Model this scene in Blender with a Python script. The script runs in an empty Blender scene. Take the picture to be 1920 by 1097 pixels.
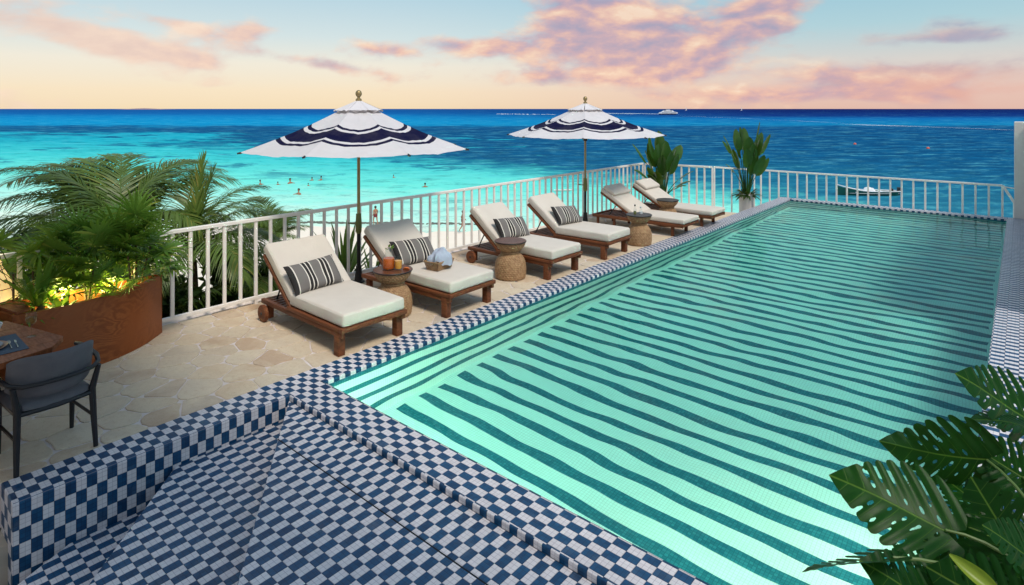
import bpy, bmesh, math, random
from mathutils import Vector, Matrix, noise as mnoise
random.seed(7)
R_ = math.radians
sc = bpy.context.scene
COL = sc.collection

# ------------------------------------------------------------------ camera
YAW = math.atan(955 / 1127)                      # pool axis is +Y, view turned left of it
FW = Vector((-math.sin(YAW), math.cos(YAW), 0)); RT = Vector((math.cos(YAW), math.sin(YAW), 0))
CAMH = 2.5
cam = bpy.data.objects.new('camera', bpy.data.cameras.new('camera'))
COL.objects.link(cam); sc.camera = cam
cam.location = (0, 0, CAMH); cam.rotation_euler = (R_(90), 0, YAW)
cam.data.sensor_width = 36; cam.data.lens = 36 * 1127 / 1920
cam.data.shift_y = -344.5 / 1920
cam.data.clip_start = 0.05; cam.data.clip_end = 60000

def lin(r, g, b):
    def c(v):
        v /= 255.0
        return v / 12.92 if v <= 0.04045 else ((v + 0.055) / 1.055) ** 2.4
    return (c(r), c(g), c(b), 1.0)

class NT:
    """small helper to wire nodes"""
    def __init__(s, tree):
        s.t = tree; s.n = tree.nodes; s.l = tree.links
    def node(s, kind, **kw):
        n = s.n.new(kind)
        for k, v in kw.items(): setattr(n, k, v)
        return n
    def put(s, sock, v):
        if isinstance(v, bpy.types.NodeSocket): s.l.new(v, sock)
        elif v is not None: sock.default_value = v
    def m(s, op, a, b=None, c=None, clamp=False):
        n = s.node('ShaderNodeMath', operation=op, use_clamp=clamp)
        s.put(n.inputs[0], a); s.put(n.inputs[1], b)
        if c is not None: s.put(n.inputs[2], c)
        return n.outputs[0]
    def vm(s, op, a, b=None, scale=None):
        n = s.node('ShaderNodeVectorMath', operation=op)
        s.put(n.inputs[0], a)
        if b is not None: s.put(n.inputs[1], b)
        if scale is not None: s.put(n.inputs['Scale'], scale)
        return n.outputs['Value'] if op in ('DOT_PRODUCT', 'LENGTH', 'DISTANCE') else n.outputs['Vector']
    def noise(s, vec, scale, detail=3, rough=0.5, dist=0.0, dim='3D', out='Fac'):
        n = s.node('ShaderNodeTexNoise', noise_dimensions=dim)
        if vec is not None: s.put(n.inputs['Vector'], vec)
        n.inputs['Scale'].default_value = scale; n.inputs['Detail'].default_value = detail
        n.inputs['Roughness'].default_value = rough; n.inputs['Distortion'].default_value = dist
        return n.outputs[out]
    def ramp(s, fac, stops, interp='LINEAR'):
        n = s.node('ShaderNodeValToRGB'); cr = n.color_ramp; cr.interpolation = interp
        while len(cr.elements) > 1: cr.elements.remove(cr.elements[-1])
        cr.elements[0].position = stops[0][0]; cr.elements[0].color = stops[0][1]
        for p, c in stops[1:]:
            e = cr.elements.new(p); e.color = c
        s.put(n.inputs[0], fac); return n.outputs[0]
    def mix(s, fac, a, b, blend='MIX'):
        n = s.node('ShaderNodeMix', data_type='RGBA', blend_type=blend)
        s.put(n.inputs[0], fac); s.put(n.inputs[6], a); s.put(n.inputs[7], b)
        return n.outputs[2]
    def mrange(s, v, a, b, c=0.0, d=1.0, smooth=False):
        n = s.node('ShaderNodeMapRange', interpolation_type='SMOOTHSTEP' if smooth else 'LINEAR')
        s.put(n.inputs[0], v)
        for i, q in enumerate((a, b, c, d)): s.put(n.inputs[i + 1], q)
        return n.outputs[0]
    def sep(s, v):
        n = s.node('ShaderNodeSeparateXYZ'); s.put(n.inputs[0], v); return n.outputs
    def comb(s, x, y, z):
        n = s.node('ShaderNodeCombineXYZ')
        for i, q in enumerate((x, y, z)): s.put(n.inputs[i], q)
        return n.outputs[0]
    def bump(s, h, strength=0.3, dist=0.01, normal=None):
        n = s.node('ShaderNodeBump'); n.inputs['Strength'].default_value = strength
        n.inputs['Distance'].default_value = dist; s.put(n.inputs['Height'], h)
        if normal is not None: s.put(n.inputs['Normal'], normal)
        return n.outputs[0]
    def pos(s): return s.node('ShaderNodeNewGeometry').outputs['Position']
    def obj(s): return s.node('ShaderNodeTexCoord').outputs['Object']
    def uv(s): return s.node('ShaderNodeTexCoord').outputs['UV']
    def rnd(s): return s.node('ShaderNodeObjectInfo').outputs['Random']
    def isl(s): return s.node('ShaderNodeNewGeometry').outputs['Random Per Island']

# ------------------------------------------------------------------ sky: evening sky with pink clouds
SUN_EL, SUN_AZ = 55.0, -18.0                     # sun stands to the right of the pool, behind the camera (azimuth from +X)
sund = Vector((math.cos(R_(SUN_EL)) * math.cos(R_(SUN_AZ)), math.cos(R_(SUN_EL)) * math.sin(R_(SUN_AZ)), math.sin(R_(SUN_EL))))
w = bpy.data.worlds.new('World'); sc.world = w; w.use_nodes = True
T = NT(w.node_tree); T.n.clear()
d = T.vm('NORMALIZE', T.node('ShaderNodeTexCoord').outputs['Generated'])
dz = T.sep(d)[2]
az = T.m('MULTIPLY', T.m('ARCTAN2', T.vm('DOT_PRODUCT', d, tuple(RT)), T.vm('DOT_PRODUCT', d, tuple(FW))), 57.2958)
el = T.m('MULTIPLY', T.m('ARCSINE', dz), 57.2958)
e01 = T.m('POWER', T.m('DIVIDE', T.m('MAXIMUM', el, 0.0), 90.0), 0.5)        # sqrt scale keeps detail near the horizon
def ep(deg): return math.sqrt(deg / 90.0)
grad = T.ramp(e01, [(0.0, lin(252, 226, 184)), (ep(1.6), lin(254, 233, 200)), (ep(4.0), lin(246, 238, 220)), (ep(6.5), lin(216, 230, 230)),
                    (ep(10.5), lin(186, 216, 228)), (ep(30), lin(160, 196, 222)), (ep(60), lin(140, 184, 220)), (1.0, lin(140, 180, 214))])
gright = T.ramp(e01, [(0.0, lin(232, 190, 174)), (ep(1.6), lin(236, 198, 184)), (ep(4.0), lin(220, 214, 208)), (ep(7), lin(178, 212, 220)),
                      (ep(10.5), lin(156, 203, 220)), (ep(30), lin(150, 192, 222)), (ep(60), lin(140, 184, 220)), (1.0, lin(125, 172, 214))])
base = T.mix(T.mrange(az, -18.0, 34.0, smooth=True), grad, gright)
sky = T.node('ShaderNodeTexSky', sky_type='NISHITA', sun_disc=False, sun_elevation=R_(SUN_EL), sun_rotation=R_(90 - SUN_AZ), altitude=10, dust_density=1.5)
base = T.mix(0.08, base, T.vm('SCALE', sky.outputs[0], scale=0.11))
# clouds: noise everywhere, with the banks that stand over the horizon here
sv = T.vm('MULTIPLY', d, (1.0, 1.0, 2.3))
warp = T.noise(sv, 5.0, 3, 0.55, out='Color')
sv2 = T.vm('ADD', sv, T.vm('SCALE', T.vm('SUBTRACT', warp, (0.5, 0.5, 0.5)), scale=0.06))
fb = T.noise(sv2, 7.0, 9, 0.52)
fb2 = T.noise(sv2, 26.0, 6, 0.55)
def blob(a0, e0, wa, we, tilt=0.0, amp=1.0):
    x = T.m('SUBTRACT', az, a0)
    y = T.m('SUBTRACT', T.m('SUBTRACT', el, e0), T.m('MULTIPLY', x, tilt))
    q = T.m('ADD', T.m('POWER', T.m('DIVIDE', x, wa), 2.0), T.m('POWER', T.m('DIVIDE', y, we), 2.0))
    return T.m('MULTIPLY', T.m('EXPONENT', T.m('MULTIPLY', q, -1.0)), amp)
BL = [(9.6, 7.0, 7.2, 2.9, 0, 1.35), (8.6, 9.4, 4.6, 1.8, 0, 0.8), (-3.4, 5.9, 6.0, 0.9, -0.05, 0.9), (15.0, 4.8, 8.2, 1.5, 0, 1.05), (9.5, 3.0, 12.0, 1.0, 0, 0.75),
      (22.2, 7.3, 3.9, 1.7, 0, 1.1), (23.8, 9.1, 3.2, 0.9, 0, 0.9), (34.0, 2.7, 7.5, 1.15, 0.03, 1.0), (29.0, 1.2, 14.0, 0.75, 0, 0.8), (36.0, 5.4, 5.4, 0.7, 0, 0.6), (38.0, 9.2, 6, .5, 0, .5),
      (-38.0, 6.2, 8.5, 1.1, -0.13, 1.0), (-32.0, 4.5, 6.5, 0.75, -0.1, 0.7), (-29.3, 7.0, 3.2, 0.7, -0.2, 0.9), (-24.0, 6.6, 1.6, 0.8, 0, 0.8), (-17.5, 4.0, 6.8, 0.7, -0.16, 0.85),
      (-42, 8.6, 5, 0.8, -0.1, 0.7), (-11.5, 5.4, 2.6, 0.6, -0.1, 0.6)]
B = None
for b in BL:
    q = blob(*b); B = q if B is None else T.m('ADD', B, q)
B = T.m('MINIMUM', T.m('MULTIPLY', B, 1.12), 1.45)
outside = T.mrange(el, 9.5, 16.0)                # beyond the frame the same broken cloud goes on
dens = T.m('ADD', T.m('ADD', T.m('MULTIPLY', B, 0.38), T.m('MULTIPLY', T.m('SUBTRACT', fb, 0.5), 1.15)), T.m('MULTIPLY', T.m('SUBTRACT', fb2, 0.5), 0.30))
dens = T.m('ADD', dens, T.m('MULTIPLY', outside, 0.10))
cov = T.mrange(dens, 0.06, 0.38, smooth=True)
# lit tops: density falling off upwards and to the left
sv3 = T.vm('ADD', sv2, tuple(Vector((-0.012 * RT.x, -0.012 * RT.y, 0.028))))
fbu = T.noise(sv3, 7.0, 9, 0.52)
lit = T.m('ADD', 0.46, T.m('MULTIPLY', T.m('SUBTRACT', fb, fbu), 4.2), clamp=True)
lit = T.m('SUBTRACT', lit, T.m('MULTIPLY', T.mrange(dens, 0.3, 0.62), 0.10), clamp=True)
cc = T.ramp(lit, [(0.0, lin(172, 158, 182)), (0.30, lin(204, 168, 178)), (0.58, lin(236, 188, 172)), (0.85, lin(250, 212, 184)), (1.0, lin(254, 228, 202))])
cc = T.mix(T.mrange(az, -12, -34), cc, T.mix(lit, lin(232, 202, 188), lin(252, 224, 202)))
cc = T.mix(T.mrange(T.m('ADD', az, T.m('MULTIPLY', T.m('SUBTRACT', fb2, 0.5), 30.0)), 24, 42), cc, T.mix(T.mrange(el, 2.2, 4.0), lin(228, 176, 162), lin(168, 168, 188)))
skyc = T.mix(T.m('MULTIPLY', cov, 0.88), base, cc)
bg = T.node('ShaderNodeBackground'); T.put(bg.inputs[0], skyc); bg.inputs[1].default_value = 1.0
T.l.new(bg.outputs[0], T.node('ShaderNodeOutputWorld').inputs[0])
w.cycles.sampling_method = 'MANUAL'; w.cycles.sample_map_resolution = 512

sun = bpy.data.objects.new('sun', bpy.data.lights.new('sun', 'SUN')); COL.objects.link(sun)
sun.rotation_euler = (-sund).to_track_quat('-Z', 'Y').to_euler()
sun.data.energy = 2.8; sun.data.angle = R_(16); sun.data.color = (1.0, 0.91, 0.78)
vs = sc.view_settings
vs.view_transform = 'Standard'; vs.look = 'None'; vs.exposure = 0.0; vs.gamma = 1.0; vs.use_curve_mapping = False
sc.cycles.use_denoising = True
sc.cycles.max_bounces = 12; sc.cycles.transmission_bounces = 8; sc.cycles.transparent_max_bounces = 12
sc.cycles.caustics_refractive = True; sc.cycles.caustics_reflective = False
sc.cycles.sample_clamp_indirect = 0.0

# ------------------------------------------------------------------ mesh helpers
class MB:
    def __init__(s): s.v = []; s.f = []; s.uv = []; s.mi = []
    def add(s, vs_, fs, uvs=None, mi=0):
        o = len(s.v); s.v += [tuple(p) for p in vs_]
        for k, fc in enumerate(fs):
            s.f.append(tuple(i + o for i in fc)); s.mi.append(mi)
            s.uv.append(uvs[k] if uvs else None)
        return s
    def box(s, x0, x1, y0, y1, z0, z1, mi=0, M=None):
        p = [(x0, y0, z0), (x1, y0, z0), (x1, y1, z0), (x0, y1, z0), (x0, y0, z1), (x1, y0, z1), (x1, y1, z1), (x0, y1, z1)]
        if M is not None: p = [M @ Vector(q) for q in p]
        return s.add(p, [(3, 2, 1, 0), (4, 5, 6, 7), (0, 1, 5, 4), (1, 2, 6, 5), (2, 3, 7, 6), (3, 0, 4, 7)], mi=mi)
    def prism(s, poly, z0, z1, mi=0, M=None):
        n = len(poly); p = [(x, y, z0) for x, y in poly] + [(x, y, z1) for x, y in poly]
        if M is not None: p = [M @ Vector(q) for q in p]
        return s.add(p, [tuple(range(n))[::-1], tuple(range(n, 2 * n))] + [(i, (i + 1) % n, n + (i + 1) % n, n + i) for i in range(n)], mi=mi)
    def tube(s, pts, r, n=8, cap=True, mi=0):
        pts = [Vector(p) for p in pts]; k = len(pts)
        rs = r if isinstance(r, (list, tuple)) else [r] * k
        vs_, fs = [], []
        up = None
        for i, p in enumerate(pts):
            t = (pts[min(i + 1, k - 1)] - pts[max(i - 1, 0)]).normalized()
            if up is None:
                up = Vector((0, 0, 1)) if abs(t.z) < 0.9 else Vector((1, 0, 0))
            a = t.cross(up)
            if a.length < 1e-5: a = t.orthogonal()
            a.normalize(); b = a.cross(t); up = b
            for j in range(n):
                q = 2 * math.pi * j / n
                vs_.append(p + (a * math.cos(q) + b * math.sin(q)) * rs[i])
        for i in range(k - 1):
            for j in range(n):
                fs.append((i * n + j, i * n + (j + 1) % n, (i + 1) * n + (j + 1) % n, (i + 1) * n + j))
        if cap: fs += [tuple(range(n))[::-1], tuple(range((k - 1) * n, k * n))]
        return s.add(vs_, fs, mi=mi)
    def lathe(s, prof, n=24, c=(0, 0, 0), mi=0, M=None, closed=False):
        vs_, fs = [], []
        for r, z in prof:
            for j in range(n):
                q = 2 * math.pi * j / n; vs_.append(Vector((c[0] + r * math.cos(q), c[1] + r * math.sin(q), c[2] + z)))
        k = len(prof)
        for i in range(k - 1):
            for j in range(n): fs.append((i * n + j, i * n + (j + 1) % n, (i + 1) * n + (j + 1) % n, (i + 1) * n + j))
        if not closed:
            if prof[0][0] > 1e-4: fs.append(tuple(range(n))[::-1])
            if prof[-1][0] > 1e-4: fs.append(tuple(range((k - 1) * n, k * n)))
        if M is not None: vs_ = [M @ q for q in vs_]
        return s.add(vs_, fs, mi=mi)
    def grid(s, fn, nu, nv, uv=True, mi=0, wrap=False):
        vs_, fs, uvs = [], [], []
        for i in range(nu + 1):
            for j in range(nv + 1): vs_.append(fn(i / nu, j / nv))
        for i in range(nu):
            for j in range(nv):
                a = i * (nv + 1) + j
                fs.append((a, a + nv + 1, a + nv + 2, a + 1))
                uvs.append(((i / nu, j / nv), ((i + 1) / nu, j / nv), ((i + 1) / nu, (j + 1) / nv), (i / nu, (j + 1) / nv)))
        return s.add(vs_, fs, uvs, mi)
    def mesh(s, name, mats, smooth=False, bevel=0.0, seg=2, ang=0.6, weld=False):
        me = bpy.data.meshes.new(name)
        me.from_pydata(s.v, [], s.f)
        for m in (mats if isinstance(mats, (list, tuple)) else [mats]): me.materials.append(m)
        if any(s.mi): me.polygons.foreach_set('material_index', s.mi)
        if any(u is not None for u in s.uv):
            ul = me.uv_layers.new(name='UVMap'); k = 0; dat = []
            for fi, fc in enumerate(s.f):
                u = s.uv[fi]
                for j in range(len(fc)): dat += list(u[j]) if u else [0.0, 0.0]
            ul.data.foreach_set('uv', dat)
        if bevel > 0 or weld:
            bm = bmesh.new(); bm.from_mesh(me)
            if weld: bmesh.ops.remove_doubles(bm, verts=bm.verts, dist=1e-5)
            if bevel > 0:
                es = [e for e in bm.edges if len(e.link_faces) == 2 and e.calc_face_angle(0) > 0.5]
                bmesh.ops.bevel(bm, geom=es, offset=bevel, segments=seg, affect='EDGES', profile=0.5, clamp_overlap=True)
            bm.to_mesh(me); bm.free(); smooth = True
        if smooth:
            me.shade_smooth(); me.set_sharp_from_angle(angle=ang)
        me.update(); return me
    def build(s, name, mats, parent=None, **kw):
        return put(name, s.mesh(name, mats, **kw), parent)

def put(name, me, parent=None, M=None):
    o = bpy.data.objects.new(name, me); COL.objects.link(o)
    if parent is not None: o.parent = parent
    if M is not None: o.matrix_basis = M
    return o
def tag(o, label=None, cat=None, group=None, kind=None):
    if label: o['label'] = label
    if cat: o['category'] = cat
    if group: o['group'] = group
    if kind: o['kind'] = kind
    return o
def thing(name, label, cat, loc=(0, 0, 0), rz=0.0, group=None):
    o = bpy.data.objects.new(name, None); COL.objects.link(o); o.empty_display_size = 0.1
    o.location = loc; o.rotation_euler = (0, 0, rz)
    return tag(o, label, cat, group)
def copy_tree(o, parent=None):
    c = o.copy(); COL.objects.link(c)
    if parent is not None: c.parent = parent
    for ch in [k for k in bpy.data.objects if k.parent == o]: copy_tree(ch, c)
    return c
def copy_thing(o, loc, rz, label):
    c = copy_tree(o); c.location = loc; c.rotation_euler = (0, 0, rz); c['label'] = label; return c
def basis(o, x, z):
    x = Vector(x).normalized(); z = Vector(z); z = (z - x * z.dot(x)).normalized(); y = z.cross(x)
    return Matrix(((x.x, y.x, z.x, o[0]), (x.y, y.y, z.y, o[1]), (x.z, y.z, z.z, o[2]), (0, 0, 0, 1)))
def clip(poly, a, b, c):
    """keep the part of a polygon where a*x+b*y<=c"""
    out = []; n = len(poly)
    for i in range(n):
        p, q = poly[i], poly[(i + 1) % n]
        dp, dq = a * p[0] + b * p[1] - c, a * q[0] + b * q[1] - c
        if dp <= 0: out.append(p)
        if (dp < 0 < dq) or (dq < 0 < dp):
            t = dp / (dp - dq); out.append((p[0] + (q[0] - p[0]) * t, p[1] + (q[1] - p[1]) * t))
    return out
def area(p): return 0.5 * abs(sum(p[i][0] * p[(i + 1) % len(p)][1] - p[(i + 1) % len(p)][0] * p[i][1] for i in range(len(p))))
def clip_convex(poly, region):
    """region counter-clockwise"""
    n = len(region)
    for i in range(n):
        if len(poly) < 3: return []
        p, q = region[i], region[(i + 1) % n]
        a, b = q[1] - p[1], -(q[0] - p[0])
        poly = clip(poly, a, b, a * p[0] + b * p[1])
    return poly
def project(p):
    p = Vector(p); D = p.dot(FW)
    if D < 0.1: return None
    return 960 + 1127 * p.dot(RT) / D, 204 + 1127 * (CAMH - p.z) / D, D

# ------------------------------------------------------------------ materials
MATS = {}
def mat(name, fn=None, col=(0.5, 0.5, 0.5, 1), rough=0.6, spec=0.5, metal=0.0, **kw):
    m = bpy.data.materials.new(name); m.use_nodes = True; t = NT(m.node_tree)
    p = m.node_tree.nodes['Principled BSDF']
    p.inputs['Base Color'].default_value = col; p.inputs['Roughness'].default_value = rough
    p.inputs['Specular IOR Level'].default_value = spec; p.inputs['Metallic'].default_value = metal
    for k, v in kw.items(): p.inputs[k].default_value = v
    if fn: fn(t, p)
    MATS[name] = m; return m
def B_(t, p, col=None, rough=None, nrm=None):
    if col is not None: t.put(p.inputs['Base Color'], col)
    if rough is not None: t.put(p.inputs['Roughness'], rough)
    if nrm is not None: t.put(p.inputs['Normal'], nrm)

def tile_fn(c1, c2, joint, js, r0):
    def fn(t, p):
        u = t.sep(t.uv())
        fx = t.m('PINGPONG', t.m('MULTIPLY', u[0], 3.0), 0.5); fy = t.m('PINGPONG', t.m('MULTIPLY', u[1], 2.0), 0.5)
        # small mosaic joints inside every square
        j = t.m('MINIMUM', t.mrange(fx, 0.03, 0.07), t.mrange(fy, 0.025, 0.055))
        cellv = t.comb(t.m('FLOOR', t.m('MULTIPLY', u[0], 3.0)), t.m('FLOOR', t.m('MULTIPLY', u[1], 2.0)), 0.0)
        wn = t.node('ShaderNodeTexWhiteNoise', noise_dimensions='4D')
        t.put(wn.inputs['Vector'], cellv); t.put(wn.inputs['W'], t.m('ADD', t.rnd(), t.m('MULTIPLY', t.isl(), 17.0)))
        n = t.noise(t.pos(), 1.6, 3, 0.6); n2 = t.noise(t.pos(), 60, 3, 0.6)
        wt = t.node('ShaderNodeTexWhiteNoise', noise_dimensions='1D'); t.put(wt.inputs['W'], t.m('ADD', t.m('MULTIPLY', t.rnd(), 91.0), t.m('MULTIPLY', t.isl(), 53.0)))
        k = t.m('ADD', t.m('MULTIPLY', wn.outputs['Value'], 0.35), t.m('ADD', t.m('MULTIPLY', n, 0.3), t.m('MULTIPLY', wt.outputs['Value'], 0.35)))
        k = t.m('ADD', k, t.m('MULTIPLY', t.m('SUBTRACT', n2, 0.5), 0.4), clamp=True)
        c = t.mix(k, c1, c2)
        n3 = t.noise(t.pos(), 5.5, 4, 0.65)                         # lime haze and dust left by water
        c = t.mix(t.m('MULTIPLY', t.mrange(n3, 0.55, 0.8), 0.16), c, lin(176, 172, 166))
        c = t.mix(t.m('MULTIPLY', t.m('SUBTRACT', 1.0, j), js), c, joint)
        h = t.m('ADD', j, t.m('MULTIPLY', n2, 0.3))
        B_(t, p, c, t.mrange(n, 0.3, 0.7, r0, r0 + 0.2), t.bump(h, 0.35, 0.002))
    return fn
mat('tile_blue', tile_fn(lin(6, 46, 82), lin(26, 84, 124), lin(8, 34, 56), 0.65, 0.3), spec=0.4)
mat('tile_white', tile_fn(lin(204, 198, 200), lin(228, 222, 224), lin(150, 142, 152), 0.6, 0.34), spec=0.4)
mat('grout', lambda t, p: B_(t, p, t.mix(t.noise(t.pos(), 14, 4), lin(92, 96, 112), lin(130, 130, 144))), rough=0.9, spec=0.2)
mat('joint_black', col=lin(14, 18, 26), rough=0.8)

def stone_fn(t, p):
    po = t.pos(); r = t.rnd()
    w_ = t.vm('ADD', po, t.comb(t.m('MULTIPLY', r, 31.0), t.m('MULTIPLY', r, 17.0), 0.0))
    n1 = t.noise(w_, 2.6, 5, 0.62, 0.4); n2 = t.noise(w_, 22, 5, 0.65); n3 = t.noise(w_, 120, 4, 0.7)
    c = t.ramp(r, [(0.0, lin(198, 180, 156)), (0.22, lin(208, 192, 170)), (0.45, lin(194, 178, 158)), (0.62, lin(208, 186, 158)), (0.8, lin(188, 168, 148)), (0.92, lin(194, 164, 134)), (1.0, lin(178, 170, 162))])
    c = t.mix(t.mrange(n1, 0.4, 0.72), c, lin(216, 200, 174))
    c = t.mix(t.m('MULTIPLY', t.mrange(n2, 0.5, 0.75), 0.45), c, lin(182, 152, 118))
    c = t.mix(t.m('MULTIPLY', t.mrange(n3, 0.55, 0.75), 0.5), c, lin(120, 98, 76))
    h = t.m('ADD', t.m('MULTIPLY', n2, 0.7), t.m('MULTIPLY', n3, 0.35))
    B_(t, p, c, 0.78, t.bump(h, 0.55, 0.008))
mat('flagstone', stone_fn, spec=0.25)
def mortar_fn(t, p):
    n = t.noise(t.pos(), 40, 5, 0.7); n2 = t.noise(t.pos(), 3, 3)
    B_(t, p, t.mix(n2, t.mix(n, lin(212, 202, 206), lin(232, 222, 222)), lin(206, 192, 180)), 0.9, t.bump(n, 0.4, 0.005))
mat('mortar', mortar_fn, spec=0.2)

def mosaic(c1, c2, jc):
    def fn(t, p):
        # 26 mm glass mosaic laid over floor and walls
        s = t.sep(t.vm('SCALE', t.pos(), scale=1 / 0.027))
        js = [t.mrange(t.m('PINGPONG', q, 0.5), 0.035, 0.09) for q in s]
        g = t.node('ShaderNodeNewGeometry').outputs['Normal']; gn = t.sep(g)
        js = [t.m('MAXIMUM', j, t.mrange(t.m('ABSOLUTE', n), 0.5, 0.6)) for j, n in zip(js, gn)]
        j = t.m('MINIMUM', t.m('MINIMUM', js[0], js[1]), js[2])
        wn = t.node('ShaderNodeTexWhiteNoise'); t.put(wn.inputs['Vector'], t.comb(*[t.m('FLOOR', t.m('ADD', q, 0.003)) for q in s]))
        n = t.noise(t.pos(), 1.3, 3)
        k = t.m('ADD', t.m('MULTIPLY', wn.outputs['Value'], 0.55), t.m('MULTIPLY', n, 0.45))
        n3 = t.noise(t.pos(), 4.0, 6, 0.7)
        c = t.mix(k, c1, c2)
        c = t.mix(t.m('MULTIPLY', t.mrange(n3, 0.6, 0.8), 0.15), c, lin(150, 180, 170))
        B_(t, p, t.mix(t.m('MULTIPLY', t.m('SUBTRACT', 1.0, j), 0.6), c, jc), 0.4)
    return fn
mat('mosaic_white', mosaic(lin(238, 244, 236), lin(250, 252, 246), lin(184, 200, 190)), spec=0.2)
mat('mosaic_blue', mosaic(lin(26, 96, 116), lin(64, 142, 154), lin(14, 60, 76)), spec=0.2)

def water_mat():
    m = bpy.data.materials.new('pool_water'); m.use_nodes = True; t = NT(m.node_tree); t.n.clear()
    rf = t.node('ShaderNodeBsdfRefraction'); rf.inputs['Color'].default_value = (0.53, 0.975, 0.925, 1); rf.inputs['IOR'].default_value = 1.33; rf.inputs['Roughness'].default_value = 0.0
    gl = t.node('ShaderNodeBsdfGlossy'); gl.inputs['Roughness'].default_value = 0.0; gl.inputs['Color'].default_value = (1, 1, 1, 1)
    fr = t.node('ShaderNodeFresnel'); fr.inputs['IOR'].default_value = 1.33
    mx = t.node('ShaderNodeMixShader'); bf = t.node('ShaderNodeNewGeometry').outputs['Backfacing']
    t.put(mx.inputs[0], t.m('MULTIPLY', fr.outputs[0], t.mrange(bf, 0.0, 1.0, 0.36, 1.0)))
    t.l.new(rf.outputs[0], mx.inputs[1]); t.l.new(gl.outputs[0], mx.inputs[2])
    t.l.new(mx.outputs[0], t.node('ShaderNodeOutputMaterial').inputs[0]); MATS['pool_water'] = m
water_mat()

def wood_fn(c1, c2, c3, sc_=(1, 1, 1), grain=26, r=0.45, coord='obj'):
    def fn(t, p):
        v = t.vm('MULTIPLY', t.obj() if coord == 'obj' else t.pos(), sc_)
        v = t.vm('ADD', v, t.comb(t.m('MULTIPLY', t.rnd(), 7.0), t.m('MULTIPLY', t.rnd(), 3.0), 0.0))
        n1 = t.noise(v, 3.0, 4, 0.6, 0.6); n2 = t.noise(v, grain, 5, 0.65, 0.3)
        c = t.mix(t.mrange(n1, 0.3, 0.7), c1, c2)
        c = t.mix(t.m('MULTIPLY', t.mrange(n2, 0.45, 0.72), 0.7), c, c3)
        B_(t, p, c, t.mrange(n2, 0.3, 0.7, r, r + 0.2), t.bump(n2, 0.25, 0.002))
    return fn
mat('teak', wood_fn(lin(98, 54, 30), lin(132, 76, 44), lin(58, 30, 16), (0.25, 3, 3), 16), spec=0.35)
def veneer_fn(t, p):
    v = t.pos(); n = t.noise(t.vm('MULTIPLY', v, (1.2, 1.2, 1.8)), 1.7, 3, 0.5, 0.8)
    rings = t.m('SINE', t.m('ADD', t.m('MULTIPLY', n, 95.0), t.m('MULTIPLY', t.sep(v)[2], 34.0)))
    n2 = t.noise(t.vm('MULTIPLY', v, (1, 1, 7)), 30, 5, 0.6)
    c = t.mix(t.mrange(rings, -1, 1), lin(128, 66, 30), lin(156, 88, 44))
    c = t.mix(t.m('MULTIPLY', t.mrange(n2, 0.45, 0.7), 0.5), c, lin(100, 48, 20))
    c = t.mix(t.mrange(t.noise(v, 2.2, 3), 0.35, 0.65), c, lin(142, 76, 36))
    B_(t, p, c, 0.42, t.bump(n2, 0.12, 0.001))
mat('veneer', veneer_fn, spec=0.3)
mat('table_wood', wood_fn(lin(120, 64, 32), lin(148, 84, 46), lin(78, 38, 18), (1, 6, 4), 9, 0.42), spec=0.3)

def cushion_fn(t, p):
    po = t.pos(); n = t.noise(po, 4.5, 4, 0.55); n2 = t.noise(po, 380, 2, 0.5); n3 = t.noise(t.vm('MULTIPLY', po, (1, 1, 0.35)), 38, 3, 0.5)
    c = t.mix(n, lin(204, 195, 184), lin(220, 211, 200))
    c = t.mix(t.m('MULTIPLY', n2, 0.18), c, lin(176, 168, 158))
    h = t.m('ADD', t.m('ADD', t.m('MULTIPLY', n, 2.0), t.m('MULTIPLY', n3, 0.35)), t.m('MULTIPLY', n2, 0.12))
    B_(t, p, c, 0.9, t.bump(h, 0.35, 0.012))
mat('canvas_cushion', cushion_fn, spec=0.15)
def pillow_fn(t, p):
    u = t.sep(t.uv())[0]
    K, W, G = lin(22, 21, 26), lin(226, 220, 210), lin(112, 108, 106)
    st = [(0, K), (.085, W), (.105, G), (.27, W), (.29, K), (.345, W), (.365, K), (.42, W), (.44, G), (.60, W), (.62, K), (.675, W), (.695, K), (.75, W), (.77, G), (.95, W), (.968, G)]
    c = t.ramp(u, st, 'CONSTANT')
    n2 = t.noise(t.obj(), 420, 2, 0.6); n = t.noise(t.obj(), 9, 4)
    c = t.mix(t.m('MULTIPLY', n2, 0.35), c, t.mix(0.5, c, lin(150, 146, 140)))
    B_(t, p, c, 0.92, t.bump(t.m('ADD', n, t.m('MULTIPLY', n2, 0.4)), 0.4, 0.008))
mat('striped_fabric', pillow_fn, spec=0.1)
mat('piping', col=lin(214, 208, 198), rough=0.9, spec=0.1)
def wicker_fn(t, p):
    n = t.noise(t.obj(), 24, 4, 0.6); n2 = t.noise(t.obj(), 160, 3, 0.6)
    c = t.ramp(t.m('ADD', t.m('MULTIPLY', n, 0.6), t.m('MULTIPLY', n2, 0.4)), [(0.25, lin(104, 76, 52)), (0.5, lin(160, 126, 92)), (0.75, lin(196, 164, 126))])
    B_(t, p, c, 0.6, t.bump(n2, 0.3, 0.002))
mat('wicker', wicker_fn, spec=0.3)
mat('wicker_dark', col=lin(70, 44, 24), rough=0.8)
mat('table_disc', wood_fn(lin(88, 52, 36), lin(112, 68, 46), lin(58, 32, 22), (1, 5, 1), 12, 0.25), spec=0.5)
mat('table_disc_grey', wood_fn(lin(64, 62, 62), lin(84, 80, 78), lin(46, 44, 46), (1, 5, 1), 12, 0.35), spec=0.4)
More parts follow.
